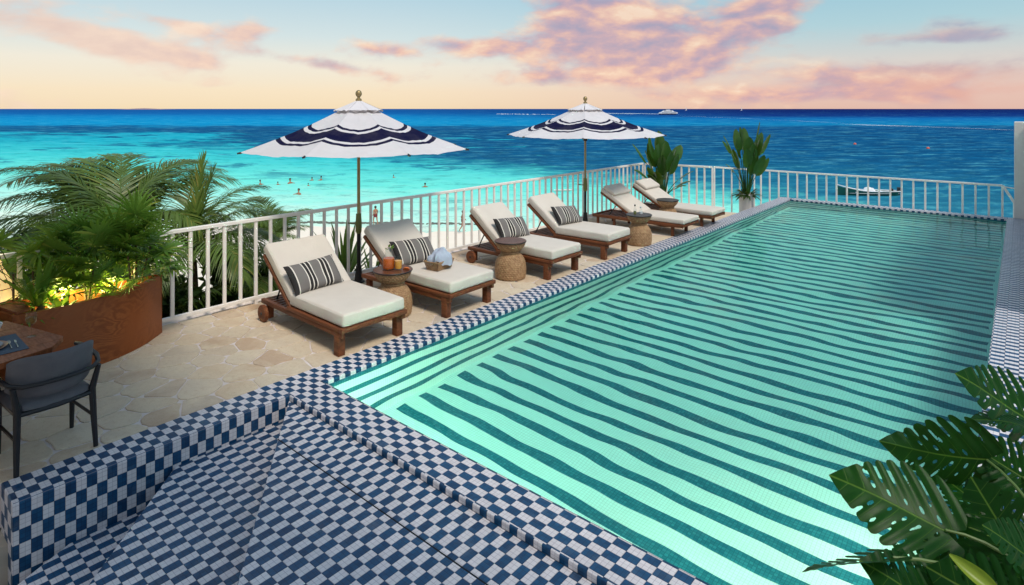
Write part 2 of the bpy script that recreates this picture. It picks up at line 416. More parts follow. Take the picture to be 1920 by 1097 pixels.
def paint_fn(t, p):
    n = t.noise(t.pos(), 7, 5, 0.6); n2 = t.noise(t.pos(), 60, 3)
    B_(t, p, t.mix(t.m('MULTIPLY', t.mrange(n, 0.5, 0.75), 0.5), lin(240, 234, 228), lin(216, 204, 192)), 0.4, t.bump(n2, 0.08, 0.002))
mat('white_paint', paint_fn, spec=0.4)
def canopy_fn(t, p):
    u = t.sep(t.uv()); a = t.m('SUBTRACT', t.m('MULTIPLY', u[0], 2.0), 1.0)
    q = t.m('SUBTRACT', u[1], t.m('MULTIPLY', t.m('SUBTRACT', 1.0, t.m('MULTIPLY', a, a)), 0.078))
    wt, nv = lin(226, 222, 226), lin(14, 14, 58)
    c = t.ramp(q, [(0, wt), (.415, nv), (.452, wt), (.488, nv), (.645, wt), (.683, nv), (.722, wt)], 'CONSTANT')
    n2 = t.noise(t.pos(), 300, 2); n = t.noise(t.pos(), 5, 4, 0.55)
    c = t.mix(t.m('MULTIPLY', t.mrange(n, 0.4, 0.8), 0.12), c, lin(150, 142, 136))
    B_(t, p, c, 0.85, t.bump(t.m('ADD', t.m('MULTIPLY', n, 3.0), t.m('MULTIPLY', n2, 0.2)), 0.25, 0.012))
    # thin canvas lets some daylight through
    tr = t.node('ShaderNodeBsdfTranslucent'); t.put(tr.inputs[0], c); mx = t.node('ShaderNodeMixShader'); mx.inputs[0].default_value = 0.25
    out = [n for n in t.n if n.type == 'OUTPUT_MATERIAL'][0]
    t.l.new(p.outputs[0], mx.inputs[1]); t.l.new(tr.outputs[0], mx.inputs[2]); t.l.new(mx.outputs[0], out.inputs[0])
mat('canopy', canopy_fn, spec=0.15)
mat('canopy_plain', lambda t, p: B_(t, p, t.mix(t.noise(t.pos(), 6, 4), lin(222, 218, 222), lin(208, 202, 204)), 0.85, t.bump(t.noise(t.pos(), 5, 4), .3, .015)), spec=0.15)
mat('pole_bronze', lambda t, p: B_(t, p, t.mix(t.noise(t.obj(), 9, 4), lin(138, 118, 80), lin(168, 148, 104)), 0.42), metal=0.5)
mat('pole_green', col=lin(108, 112, 62), rough=0.5)
mat('black_metal', lambda t, p: B_(t, p, t.mix(t.noise(t.pos(), 40, 4), lin(20, 22, 26), lin(38, 40, 44)), 0.45), spec=0.4)
mat('steel', col=lin(190, 190, 192), rough=0.22, metal=1.0)
def felt(c1, c2):
    def fn(t, p):
        n = t.noise(t.obj(), 7, 5, 0.6); n2 = t.noise(t.obj(), 300, 2)
        B_(t, p, t.mix(t.m('ADD', t.m('MULTIPLY', n, 0.8), t.m('MULTIPLY', n2, 0.25), clamp=True), c1, c2), 0.8, t.bump(n2, 0.25, 0.003))
    return fn
mat('grey_fabric', felt(lin(72, 74, 80), lin(110, 110, 114)), spec=0.25)
mat('blue_fabric', felt(lin(24, 62, 92), lin(44, 96, 132)), spec=0.2)
mat('placemat', felt(lin(58, 70, 84), lin(78, 92, 106)), spec=0.25)
mat('ceramic_grey', col=lin(132, 134, 136), rough=0.35)
mat('plate_rim', col=lin(150, 112, 84), rough=0.35)
mat('ceramic_white', col=lin(206, 210, 214), rough=0.3)
def towel_fn(t, p):
    n = t.noise(t.obj(), 220, 3, 0.7); n1 = t.noise(t.obj(), 12, 4)
    B_(t, p, t.mix(n1, lin(150, 162, 184), lin(188, 198, 214)), 0.95, t.bump(n, 0.7, 0.006))
mat('towel', towel_fn, spec=0.1)
def glassm(name, col, rough=0.0):
    m = bpy.data.materials.new(name); m.use_nodes = True; t = NT(m.node_tree); t.n.clear()
    tr = t.node('ShaderNodeBsdfTransparent'); tr.inputs[0].default_value = col
    gl = t.node('ShaderNodeBsdfGlossy'); gl.inputs['Roughness'].default_value = 0.03
    lw = t.node('ShaderNodeLayerWeight'); lw.inputs[0].default_value = 0.5
    mx = t.node('ShaderNodeMixShader'); t.put(mx.inputs[0], t.m('ADD', 0.03, t.m('MULTIPLY', t.m('POWER', lw.outputs['Facing'], 4.0), 0.35))); t.l.new(tr.outputs[0], mx.inputs[1]); t.l.new(gl.outputs[0], mx.inputs[2])
    t.l.new(mx.outputs[0], t.node('ShaderNodeOutputMaterial').inputs[0]); MATS[name] = m
glassm('clear_glass', (0.93, 0.95, 0.95, 1)); glassm('tea', (0.62, 0.20, 0.04, 1)); glassm('wine', (0.93, 0.9, 0.62, 1)); glassm('amber', (0.86, 0.45, 0.1, 1))
mat('tea_body', col=lin(214, 100, 28), rough=0.15)
mat('amber_body', col=lin(246, 172, 72), rough=0.15)
mat('orange_peel', col=lin(206, 110, 48), rough=0.5)
mat('plaster', lambda t, p: B_(t, p, t.mix(t.noise(t.pos(), 3, 6, 0.65), lin(232, 226, 222), lin(206, 198, 192)), 0.85, t.bump(t.noise(t.pos(), 30, 5), .3, .01)), spec=0.2)
mat('concrete', lambda t, p: B_(t, p, t.mix(t.noise(t.pos(), 2, 6), lin(150, 142, 132), lin(186, 178, 166)), 0.9), spec=0.2)
mat('soil', lambda t, p: B_(t, p, t.mix(t.noise(t.pos(), 20, 5), lin(40, 28, 18), lin(76, 56, 36)), 0.95, t.bump(t.noise(t.pos(), 30, 5), .8, .03)), spec=0.1)
mat('bark', lambda t, p: B_(t, p, t.mix(t.noise(t.pos(), 14, 5), lin(70, 56, 42), lin(124, 104, 82)), 0.9, t.bump(t.noise(t.vm('MULTIPLY', t.pos(), (1, 1, 6)), 6, 3), .6, .03)), spec=0.1)

def leaf_fn(c1, c2, c3, rough=0.42, trans=0.3, ns=3.0):
    def fn(t, p):
        n = t.noise(t.pos(), ns, 4, 0.6); r = t.m('ADD', t.m('MULTIPLY', t.rnd(), 0.55), t.m('MULTIPLY', t.isl(), 0.45))
        c = t.mix(t.m('ADD', t.m('MULTIPLY', n, 0.6), t.m('MULTIPLY', r, 0.5), clamp=True), c1, c2)
        c = t.mix(t.m('MULTIPLY', t.mrange(t.isl(), 0.86, 1.0), 0.7), c, c3)
        B_(t, p, c, rough)
        tr = t.node('ShaderNodeBsdfTranslucent'); t.put(tr.inputs[0], t.mix(0.35, c, lin(150, 170, 40))); mx = t.node('ShaderNodeMixShader'); mx.inputs[0].default_value = trans
        out = [q for q in t.n if q.type == 'OUTPUT_MATERIAL'][0]
        t.l.new(p.outputs[0], mx.inputs[1]); t.l.new(tr.outputs[0], mx.inputs[2]); t.l.new(mx.outputs[0], out.inputs[0])
    return fn
mat('palm_leaf', leaf_fn(lin(52, 84, 38), lin(116, 140, 62), lin(164, 150, 78)), spec=0.4)
mat('fan_leaf', leaf_fn(lin(60, 106, 38), lin(124, 164, 62), lin(172, 180, 82)), spec=0.35)
mat('paddle_leaf', leaf_fn(lin(28, 66, 28), lin(62, 104, 38), lin(120, 130, 40), 0.32, 0.25, 5.0), spec=0.5)
mat('shrub_leaf', leaf_fn(lin(22, 42, 22), lin(54, 80, 38), lin(96, 104, 48)), spec=0.3)
mat('young_leaf', leaf_fn(lin(110, 140, 40), lin(150, 170, 60), lin(160, 170, 60), 0.35, 0.35), spec=0.4)
mat('stem_green', col=lin(78, 104, 46), rough=0.5)
def monstera_fn(t, p):
    u = t.sep(t.uv()); po = t.pos()
    n = t.noise(po, 7, 4, 0.6)
    c = t.mix(t.m('ADD', t.m('MULTIPLY', n, 0.7), t.m('MULTIPLY', t.rnd(), 0.3), clamp=True), lin(5, 32, 10), lin(20, 70, 20))
    ay = t.m('ABSOLUTE', u[1])
    vein = t.m('SUBTRACT', 1.0, t.mrange(ay, 0.004, 0.012))
    v = t.m('SUBTRACT', t.m('SUBTRACT', u[0], t.m('MULTIPLY', ay, 0.55)), t.m('MULTIPLY', t.m('MULTIPLY', ay, ay), 0.4))
    side = t.m('SUBTRACT', 1.0, t.mrange(t.m('PINGPONG', t.m('ADD', v, 0.075), 0.075), 0.0012, 0.005))
    side = t.m('MULTIPLY', side, t.mrange(ay, 0.36, 0.08, 0.0, 0.55))
    vv = t.m('MAXIMUM', vein, side)
    c = t.mix(t.m('MULTIPLY', vv, 0.6), c, lin(92, 124, 44))
    h = t.m('SUBTRACT', t.m('MULTIPLY', n, 0.3), t.m('MULTIPLY', vv, 0.6))
    B_(t, p, c, 0.36, t.bump(h, 0.35, 0.005))
    tr = t.node('ShaderNodeBsdfTranslucent'); t.put(tr.inputs[0], t.mix(0.3, c, lin(120, 160, 40))); mx = t.node('ShaderNodeMixShader'); mx.inputs[0].default_value = 0.18
    out = [q for q in t.n if q.type == 'OUTPUT_MATERIAL'][0]
    t.l.new(p.outputs[0], mx.inputs[1]); t.l.new(tr.outputs[0], mx.inputs[2]); t.l.new(mx.outputs[0], out.inputs[0])
mat('monstera', monstera_fn, spec=0.10)

def sea_fn(t, p):
    po = t.pos(); D = t.vm('DOT_PRODUCT', po, tuple(FW)); L = t.vm('DOT_PRODUCT', po, tuple(RT))
    lg = t.m('LOGARITHM', t.m('MAXIMUM', D, 10.0), 10.0)             # 1.7 at the beach, 4 at the horizon
    tl = t.m('DIVIDE', L, t.m('MAXIMUM', D, 10.0))                   # bearing
    q = t.comb(t.m('MULTIPLY', tl, 7.0), t.m('MULTIPLY', lg, 17.0), 0.0)
    big = t.noise(q, 0.9, 4, 0.6, 0.5); mid = t.noise(q, 2.6, 5, 0.65, 0.4)
    sl = t.m('ADD', lg, t.m('MULTIPLY', tl, 0.42))                   # the shelf is narrower to the right
    sl = t.m('ADD', sl, t.m('MULTIPLY', t.m('SUBTRACT', mid, 0.5), 0.20))
    # water over the sand shelf: pale at the beach, turquoise farther out
    c = t.ramp(t.mrange(t.m('ADD', t.m('ADD', lg, t.m('MULTIPLY', tl, 0.12)), t.m('MULTIPLY', t.m('SUBTRACT', mid, 0.5), 0.16)), 1.68, 2.5),
               [(0.0, lin(224, 244, 224)), (0.12, lin(178, 240, 222)), (0.27, lin(112, 228, 212)), (0.44, lin(66, 200, 200)), (0.65, lin(30, 172, 190)), (1.0, lin(16, 150, 184))])
    # beyond the reef: cyan then the deep
    far = t.ramp(t.mrange(t.m('ADD', lg, t.m('MULTIPLY', t.m('SUBTRACT', mid, 0.5), 0.10)), 2.5, 3.4), [(0.0, lin(4, 132, 184)), (0.20, lin(2, 142, 194)), (0.45, lin(2, 126, 186)), (0.68, lin(4, 96, 164)), (1.0, lin(6, 84, 152))])
    farR = t.ramp(t.mrange(t.m('ADD', lg, t.m('MULTIPLY', t.m('SUBTRACT', mid, 0.5), 0.10)), 2.5, 3.4), [(0.0, lin(4, 96, 152)), (0.12, lin(2, 122, 172)), (0.36, lin(2, 98, 164)), (0.50, lin(1, 46, 120)), (1.0, lin(0, 24, 96))])
    far = t.mix(t.mrange(tl, -0.25, 0.4), far, farR)
    c = t.mix(t.mrange(lg, 2.42, 2.58), c, far)
    # dark sea-grass and coral, scattered on the left, nearly closed on the right
    n = t.m('ADD', t.m('MULTIPLY', big, 0.55), t.m('MULTIPLY', mid, 0.45))
    thr = t.mrange(tl, -0.70, 0.34, 0.495, 0.31)
    rA = t.mrange(t.m('SUBTRACT', n, thr), -0.01, 0.07, smooth=True)
    rA = t.m('MULTIPLY', rA, t.m('MULTIPLY', t.mrange(sl, 1.97, 2.09), t.mrange(lg, 2.60, 2.50)))
    rB = t.m('MULTIPLY', t.mrange(t.m('ADD', t.m('SUBTRACT', 1.0, t.m('MULTIPLY', t.m('ABSOLUTE', t.m('SUBTRACT', lg, 2.50)), 9.0)), t.m('MULTIPLY', t.m('SUBTRACT', n, 0.5), 3.2)), 0.15, 0.55, smooth=True), 0.9)
    rC = t.m('MULTIPLY', t.mrange(t.m('SUBTRACT', n, 0.535), 0.0, 0.06, smooth=True), t.m('MULTIPLY', t.mrange(lg, 1.93, 2.03), t.mrange(lg, 2.35, 2.25)))
    rA = t.m('MAXIMUM', rA, t.m('MULTIPLY', rC, 0.75))
    reefc = t.mix(t.mrange(mid, 0.35, 0.65), lin(6, 48, 102), lin(8, 80, 132))
    reefc = t.mix(t.m('MULTIPLY', t.mrange(sl, 2.32, 2.0), t.mrange(tl, 0.1, 0.4)), reefc, lin(14, 104, 138))
    c = t.mix(t.m('MULTIPLY', t.m('MAXIMUM', rA, rB), 0.9), c, reefc)
    # chop: streaks of light and dark water
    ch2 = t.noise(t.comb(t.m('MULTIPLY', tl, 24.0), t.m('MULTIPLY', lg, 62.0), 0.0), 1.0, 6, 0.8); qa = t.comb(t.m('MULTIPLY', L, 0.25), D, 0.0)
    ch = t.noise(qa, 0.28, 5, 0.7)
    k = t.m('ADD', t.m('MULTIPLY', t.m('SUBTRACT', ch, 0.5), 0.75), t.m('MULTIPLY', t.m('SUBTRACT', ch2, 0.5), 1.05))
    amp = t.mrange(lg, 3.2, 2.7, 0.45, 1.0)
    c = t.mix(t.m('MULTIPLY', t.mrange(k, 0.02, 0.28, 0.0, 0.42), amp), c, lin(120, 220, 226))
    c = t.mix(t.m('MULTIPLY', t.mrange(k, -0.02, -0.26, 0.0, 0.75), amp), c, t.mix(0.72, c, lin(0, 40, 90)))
    nb = t.bump(t.m('ADD', t.noise(qa, 0.8, 4, 0.6), t.m('MULTIPLY', ch2, 0.7)), 0.5, 0.25)
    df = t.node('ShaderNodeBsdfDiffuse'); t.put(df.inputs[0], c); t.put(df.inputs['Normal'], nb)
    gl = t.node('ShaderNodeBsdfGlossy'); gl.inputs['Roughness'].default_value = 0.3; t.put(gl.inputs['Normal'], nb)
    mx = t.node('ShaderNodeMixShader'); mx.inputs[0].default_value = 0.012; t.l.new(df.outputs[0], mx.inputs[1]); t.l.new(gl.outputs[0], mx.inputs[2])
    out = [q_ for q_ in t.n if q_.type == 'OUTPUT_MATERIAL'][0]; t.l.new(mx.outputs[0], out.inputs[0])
mat('sea', sea_fn, spec=0.06)
def sand_fn(t, p):
    n = t.noise(t.pos(), 0.5, 6, 0.65); n2 = t.noise(t.pos(), 5, 4)
    B_(t, p, t.mix(n, lin(238, 222, 202), lin(250, 240, 226)), 0.95, t.bump(t.m('ADD', n, t.m('MULTIPLY', n2, .4)), .5, .12))
mat('sand', sand_fn, spec=0.1)
mat('wet_sand', col=lin(216, 200, 180), rough=0.6)
mat('foam', lambda t, p: B_(t, p, t.mix(t.noise(t.pos(), 0.3, 5), lin(236, 242, 246), lin(196, 220, 232))), rough=0.9)
mat('rock', lambda t, p: B_(t, p, t.mix(t.noise(t.pos(), 3, 5), lin(70, 78, 72), lin(120, 122, 108))), rough=0.9)
mat('hull_white', col=lin(232, 234, 238), rough=0.4)
mat('hull_navy', col=lin(12, 16, 40), rough=0.5)
mat('hull_green', col=lin(34, 96, 84), rough=0.5)
mat('window_dark', col=lin(24, 34, 52), rough=0.1)
mat('buoy', col=lin(220, 96, 70), rough=0.5)
mat('skin', col=lin(160, 112, 84), rough=0.6)
mat('hair', col=lin(36, 26, 22), rough=0.7)
mat('swimwear', col=lin(110, 36, 44), rough=0.7)
mat('hill', col=lin(150, 130, 140), rough=1.0, spec=0.0)
def lampshade():
    m = bpy.data.materials.new('lamp_shade'); m.use_nodes = True; t = NT(m.node_tree); p = t.n['Principled BSDF']
    p.inputs['Base Color'].default_value = lin(236, 206, 150); p.inputs['Roughness'].default_value = 0.8
    n = t.noise(t.obj(), 8, 3)
    t.put(p.inputs['Emission Color'], t.mix(n, lin(255, 196, 110), lin(255, 224, 160))); p.inputs['Emission Strength'].default_value = 0.75
    MATS['lamp_shade'] = m
lampshade()
mat('uplight_lens', col=lin(255, 230, 150), **{'Emission Color': lin(255, 226, 120), 'Emission Strength': 12.0})
mat('pool_lens', col=lin(240, 250, 240), **{'Emission Color': lin(255, 250, 225), 'Emission Strength': 4.0})
M_ = MATS

# ------------------------------------------------------------------ the setting: sea, beach, building under the terrace
SEA = -8.2
def to_world(D, L, z): return FW * D + RT * L + Vector((0, 0, z))
def strip(lo, hi, n, dists, z, half=1.0): pass
mb = MB(); ds = [40, 60, 90, 140, 220, 400, 800, 2000, 6000, 40000]
for i in range(len(ds) - 1):
    a, b = ds[i], ds[i + 1]; n = 12
    def fn(u, v, a=a, b=b):
        dd = a + (b - a) * u; return to_world(dd, (v * 2 - 1) * (dd * 1.6 + 60), SEA)
    mb.grid(fn, 2, n, uv=False)
mb.uv = [None] * len(mb.f)
tag(mb.build('sea', M_['sea'], weld=True), kind='structure')
# beach: sand falling gently under the water
mb = MB()
def beach(u, v):
    D = 4 + u * 66; L = -75 + v * 120
    wl = 52.8 - 0.17 * L if L > -22 else 56.5 - (-22 - L) * 0.55
    wl += 1.6 * math.sin(L * 0.13) + 0.7 * math.sin(L * 0.41 + 1)
    h = SEA + (wl - D) * 0.035 if D < wl else SEA + (wl - D) * 0.06
    h = min(h, SEA + 0.75) + 0.04 * math.sin(D * 1.7 + L) * math.sin(L * 0.8)
    return to_world(D, L, h)
mb.grid(beach, 90, 110, uv=False); mb.uv = [None] * len(mb.f)
tag(mb.build('beach', M_['sand'], smooth=True), kind='structure')
# far low island on the horizon
mb = MB(); pr = [(0, 0), (60, 4), (150, 9), (230, 19), (290, 24), (340, 20), (430, 10), (560, 6), (640, 0)]
def isl_fn(u, v):
    k = u * (len(pr) - 1); i = min(int(k), len(pr) - 2); q = k - i
    x = pr[i][0] + (pr[i + 1][0] - pr[i][0]) * q; h = pr[i][1] + (pr[i + 1][1] - pr[i][1]) * q
    return to_world(9000 + (v - 0.5) * 900, -5900 + x * 1.35, SEA - 4 + h * 0.9 * max(0.0, math.sin(math.pi * v)) + 1)
mb.grid(isl_fn, 16, 6, uv=False); mb.uv = [None] * len(mb.f)
tag(mb.build('hills', M_['hill'], smooth=True), kind='structure')
# building below the terrace
mb = MB(); mb.box(-7.45, 4.0, -4.0, 14.1, SEA - 0.5, -1.4); mb.box(-5.78, 4.0, 14.1, 17.8, SEA - 0.5, -1.4); mb.box(-7.45, -5.0, -4.0, 14.1, -1.4, -0.32); mb.box(-5.78, -5.0, 14.1, 17.8, -1.4, -0.62); mb.box(0.0, 4.0, -4, 17.8, -1.4, -0.32)
tag(mb.build('podium', M_['concrete']), kind='structure')

# ------------------------------------------------------------------ terrace of irregular flagstones
DECK = [(-7.62, -2.2), (-5.203, -2.2), (-5.203, 14.56), (-7.62, 14.22)]
mb = MB(); mb.prism(DECK, -0.30, -0.009)
deck = tag(mb.build('deck', M_['mortar']), kind='structure')
rs = random.Random(11)
region = [(-7.56, -2.1), (-5.207, -2.1), (-5.207, 14.50), (-7.56, 14.16)]
pts = []; tries = 0
while tries < 60000 and len(pts) < 300:
    tries += 1
    x, y = rs.uniform(-7.56, -5.21), rs.uniform(-1.2, 14.5)
    if y < 0.45 and rs.random() < 0.93: continue
    md = (0.215 if y < 6.5 else 0.215 + min(0.13, (y - 6.5) * 0.03)) + 0.10 * (math.sin(x * 3.1 + y * 1.7) * 0.5 + 0.5) * rs.random() + 0.05 * rs.random()
    if all((x - a) ** 2 + (y - b) ** 2 > md * md for a, b in pts): pts.append((x, y))
for i, (x, y) in enumerate(pts):
    nb = sorted(((a - x) ** 2 + (b - y) ** 2, a, b) for j, (a, b) in enumerate(pts) if j != i)[:22]
    poly = [(max(x - 0.6, -7.56), y - 0.6), (min(x + 0.6, -5.207), y - 0.6), (min(x + 0.6, -5.207), y + 0.6), (max(x - 0.6, -7.56), y + 0.6)]
    poly = clip_convex(poly, region)
    gap = rs.uniform(0.004, 0.010)
    for dd, a, b in nb:
        if len(poly) < 3: break
        dl = math.sqrt(dd); nx, ny = (a - x) / dl, (b - y) / dl
        poly = clip(poly, nx, ny, nx * (x + a) / 2 + ny * (y + b) / 2 - gap)
    if len(poly) < 3 or area(poly) < 0.012: continue
    # broken, rounded outline
    out = []; n = len(poly)
    for k in range(n):
        p0, p1, p2 = poly[k - 1], poly[k], poly[(k + 1) % n]
        l1 = math.hypot(p1[0] - p0[0], p1[1] - p0[1]); l2 = math.hypot(p2[0] - p1[0], p2[1] - p1[1])
        c1 = min(0.04, l1 * 0.3) * rs.uniform(0.6, 1.1); c2 = min(0.04, l2 * 0.3) * rs.uniform(0.6, 1.1)
        if l1 > 1e-4: out.append((p1[0] + (p0[0] - p1[0]) / l1 * c1, p1[1] + (p0[1] - p1[1]) / l1 * c1))
        if l2 > 1e-4:
            out.append((p1[0] + (p2[0] - p1[0]) / l2 * c2, p1[1] + (p2[1] - p1[1]) / l2 * c2))
            if l2 > 0.14:
                jit = rs.uniform(-0.012, 0.005)
                mx, my = (p1[0] + p2[0]) / 2, (p1[1] + p2[1]) / 2
                out.append((mx - (p2[1] - p1[1]) / l2 * -jit, my + (p2[0] - p1[0]) / l2 * -jit))
    out = out[:18]
    top = rs.uniform(-0.0025, 0.0015)
    m2 = MB(); n = len(out)
    lo = [(px - x, py - y, -0.012) for px, py in out]; md_ = [(px - x, py - y, top - 0.003) for px, py in out]
    hi = []
    for px, py in out:
        dl = math.hypot(px - x, py - y); f = max(0.0, 1 - 0.006 / dl); hi.append(((px - x) * f, (py - y) * f, top))
    m2.add(lo + md_ + hi, [(k, (k + 1) % n, n + (k + 1) % n, n + k) for k in range(n)] + [(n + k, n + (k + 1) % n, 2 * n + (k + 1) % n, 2 * n + k) for k in range(n)] + [tuple(range(2 * n, 3 * n))])
    o = m2.build('flagstone', M_['flagstone'], deck); o.location = (x, y, 0)
# white metal edge under the fence
mb = MB(); mb.box(-7.66, -7.622, -2.2, 14.08, -0.2, 0.012)
mb.build('edge_trim', M_['white_paint'], deck, bevel=0.004, seg=1)

# ------------------------------------------------------------------ checkerboard tiles
TX, TY, TZ = 0.0945, 0.0605, 0.092
TS = 0.004                                       # tile stands this much over its bed
class Tiles:
    def __init__(s, parent): s.parent = parent; s.e = []
    def add(s, geo, M, blue, key=None):
        c = Vector((0, 0, 0)); vs_ = geo[0]
        c = sum((Vector(v) for v in vs_), Vector()) / len(vs_); wp = M @ c
        n = (M.to_3x3() @ Vector((0, 0, 1))).normalized()
        pr = project(wp); sc_ = 0.0
        if pr and -10 < pr[0] < 1930 and 0 < pr[1] < 1107:
            vd = (Vector((0, 0, CAMH)) - wp); cosv = max(0.0, n.dot(vd.normalized()))
            ar = geo[3]
            sc_ = cosv * ar * (1127 / vd.length) ** 2
        s.e.append((sc_, geo, M, blue, key))
    def flush(s, limit=300):
        s.e.sort(key=lambda q: -q[0]); cache = {}
        def mk(geo, blue, name='tile'):
            m2 = MB(); m2.add(geo[0], geo[1], geo[2]); return m2.mesh(name, M_['tile_blue'] if blue else M_['tile_white'], smooth=geo[4] if len(geo) > 4 else False)
        for sc_, geo, M, blue, key in s.e[:limit]:
            if key:
                k = (key, blue)
                if k not in cache: cache[k] = mk(geo, blue)
                me = cache[k]
            else: me = mk(geo, blue)
            put('tile', me, s.parent, M)
        rest = s.e[limit:]
        if rest:
            m2 = MB()
            for sc_, geo, M, blue, key in rest: m2.add([M @ Vector(v) for v in geo[0]], geo[1], geo[2], 0 if blue else 1)
            o = m2.build('small_tile', [M_['tile_blue'], M_['tile_white']], s.parent); o['kind'] = 'stuff'
def tile_geo(poly, w_, h_, g=0.0008, t=TS, flip=False):
    """flat tile with softened edge; poly in local plane, full cell is w_ by h_ with its corner at 0,0"""
    cx = sum(p[0] for p in poly) / len(poly); cy = sum(p[1] for p in poly) / len(poly)
    def shrink(q, d_):
        out = []
        for x, y in q:
            out.append((x - math.copysign(min(d_, abs(x - cx)), x - cx), y - math.copysign(min(d_, abs(y - cy)), y - cy)))
        return out
    a, b = shrink(poly, g), shrink(poly, g + 0.0012); n = len(poly)
    vs_ = [(x, y, -t) for x, y in a] + [(x, y, -0.0010) for x, y in a] + [(x, y, 0.0) for x, y in b]
    fs = [(k, (k + 1) % n, n + (k + 1) % n, n + k) for k in range(n)] + [(n + k, n + (k + 1) % n, 2 * n + (k + 1) % n, 2 * n + k) for k in range(n)] + [tuple(range(2 * n, 3 * n))]
    if flip: U = lambda v: (v[1] / h_, v[0] / w_)
    else: U = lambda v: (v[0] / w_, v[1] / h_)
    uvs = [tuple(U(vs_[i]) for i in f) for f in fs]
    return (vs_, fs, uvs, area(poly))
def ccw(p):
    s_ = sum(p[i][0] * p[(i + 1) % len(p)][1] - p[(i + 1) % len(p)][0] * p[i][1] for i in range(len(p)))
    return p if s_ > 0 else p[::-1]
def field(T_, region, ox, oy, w_, h_, M0, par=0, flip=False, key=''):
    region = ccw(region)
    xs = [p[0] for p in region]; ys = [p[1] for p in region]
    i0, i1 = math.floor((min(xs) - ox) / w_ + 1e-6), math.ceil((max(xs) - ox) / w_ - 1e-6)
    j0, j1 = math.floor((min(ys) - oy) / h_ + 1e-6), math.ceil((max(ys) - oy) / h_ - 1e-6)
    for i in range(i0, i1):
        for j in range(j0, j1):
            x, y = ox + i * w_, oy + j * h_
            cell = [(x, y), (x + w_, y), (x + w_, y + h_), (x, y + h_)]
            p = clip_convex(cell, region)
            if len(p) < 3: continue
            a = area(p)
            if a < 0.00012: continue
            q = [(px - x, py - y) for px, py in p]
            full = abs(a - w_ * h_) < 1e-7
            if full: q = [(0, 0), (w_, 0), (w_, h_), (0, h_)]
            T_.add(tile_geo(q, w_, h_, flip=flip), M0 @ Matrix.Translation((x, y, 0)), (i + j + par) % 2 == 0, key + 'full' if full else None)
def nosing(T_, prof, length, M, blue, key):
    """bent edge tile: profile (a, n) swept along local y"""
    g = 0.0008; vs_, fs, uvs = [], [], []; n = len(prof)
    for y in (g, length - g):
        for a, b in prof: vs_.append((a, y, b))
    tot = [0.0]
    for k in range(1, n): tot.append(tot[-1] + math.hypot(prof[k][0] - prof[k - 1][0], prof[k][1] - prof[k - 1][1]))
    for k in range(n - 1):
        fs.append((k, k + 1, n + k + 1, n + k)); u0, u1 = tot[k] / TX, tot[k + 1] / TX
        uvs.append(((u0, 0.04), (u1, 0.04), (u1, 0.96), (u0, 0.96)))
    T_.add((vs_, fs, uvs, tot[-1] * length * 0.6, True), M, blue, key)

X0, X1 = -5.2, -4.872                            # left coping (and the low wall that carries it on)
YN0, YN1 = 2.745, 3.090                          # near coping
PX1, PY1 = -0.25, 17.62                          # pool inner faces on the right and at the far end
XR1, YF1 = 0.10, 17.93
I4 = Matrix.Identity(4)
rr_ = 0.014
def round_prof(a0, drop, r=rr_):
    p = [(a0 - 0.0, 0.0)]
    return p
# --- coping around the pool
mb = MB()
mb.box(X0 + .002, X1 - .004, YN0 + .002, YF1, -0.25, -TS + .0005); mb.box(X1 - .004, PX1 + .003, YN0 + .004, YN1 - .004, -0.25, -TS + .0005)
mb.box(X1 - .004, PX1 + .003, PY1 + .004, YF1, -0.25, -TS + .0005); mb.box(PX1 + .003, XR1, YN0 + .002, YF1, -0.25, -TS + .0005)
coping = tag(mb.build('pool_coping', M_['grout']), kind='structure')
TC = Tiles(coping)
XB = X0 + 3 * TX                                  # last full row of the left coping ends here
YB = 2.768
nY0 = YB - 0 * TY
field(TC, [(X0, YN0 + .003), (XB, YN0 + .003), (XB, YF1), (X0, YF1)], X0, YB, TX, TY, I4, 0, key='L')
for k in range(-1, 252):                         # bullnose along the pool side of the left coping
    y = YB + k * TY
    if y + TY < YN1 + 0.0 or y > PY1 - 0.01: continue
    w_ = X1 - XB; r = 0.012
    prof = [(0.0006, 0.0), (w_ - r, 0.0)] + [(w_ - r + r * math.sin(q * math.pi / 8), -r + r * math.cos(q * math.pi / 8)) for q in range(1, 5)] + [(w_, -0.047)]
    nosing(TC, prof, TY, Matrix.Translation((XB, y, 0)), (3 + k) % 2 == 0, 'Lb')
# near coping
field(TC, [(XB, YN0 + .012), (PX1, YN0 + .012), (PX1, YN1 - .010), (XB, YN1 - .010)], X0, YB, TX, TY, I4, 0, key='N')
for k in range(3, 53):
    x = X0 + k * TX
    if x > PX1 - .02: continue
    M = Matrix(((0, 1, 0, x), (1, 0, 0, YN1 - .010), (0, 0, 1, 0), (0, 0, 0, 1)))
    prof = [(0.0006, 0.0), (0.004, 0.0), (0.008, -0.003), (0.010, -0.008), (0.010, -0.045)]
    if x > X1 - .05: nosing(TC, prof, TX, M, (k + 5) % 2 == 0, 'Nb')
# lip of the near coping over the steps
for k in range(0, 78):
    x = X1 + .003 + k * 0.0615
    if x > PX1: continue
    M = Matrix(((0, 1, 0, x), (-1, 0, 0, YN0 + .012), (0, 0, 1, 0), (0, 0, 0, 1)))
    prof = [(0.0, 0.0), (0.006, -0.001), (0.010, -0.004), (0.012, -0.010), (0.012, -0.044)]
    nosing(TC, prof, 0.0615, M, k % 2 == 1, 'Np')
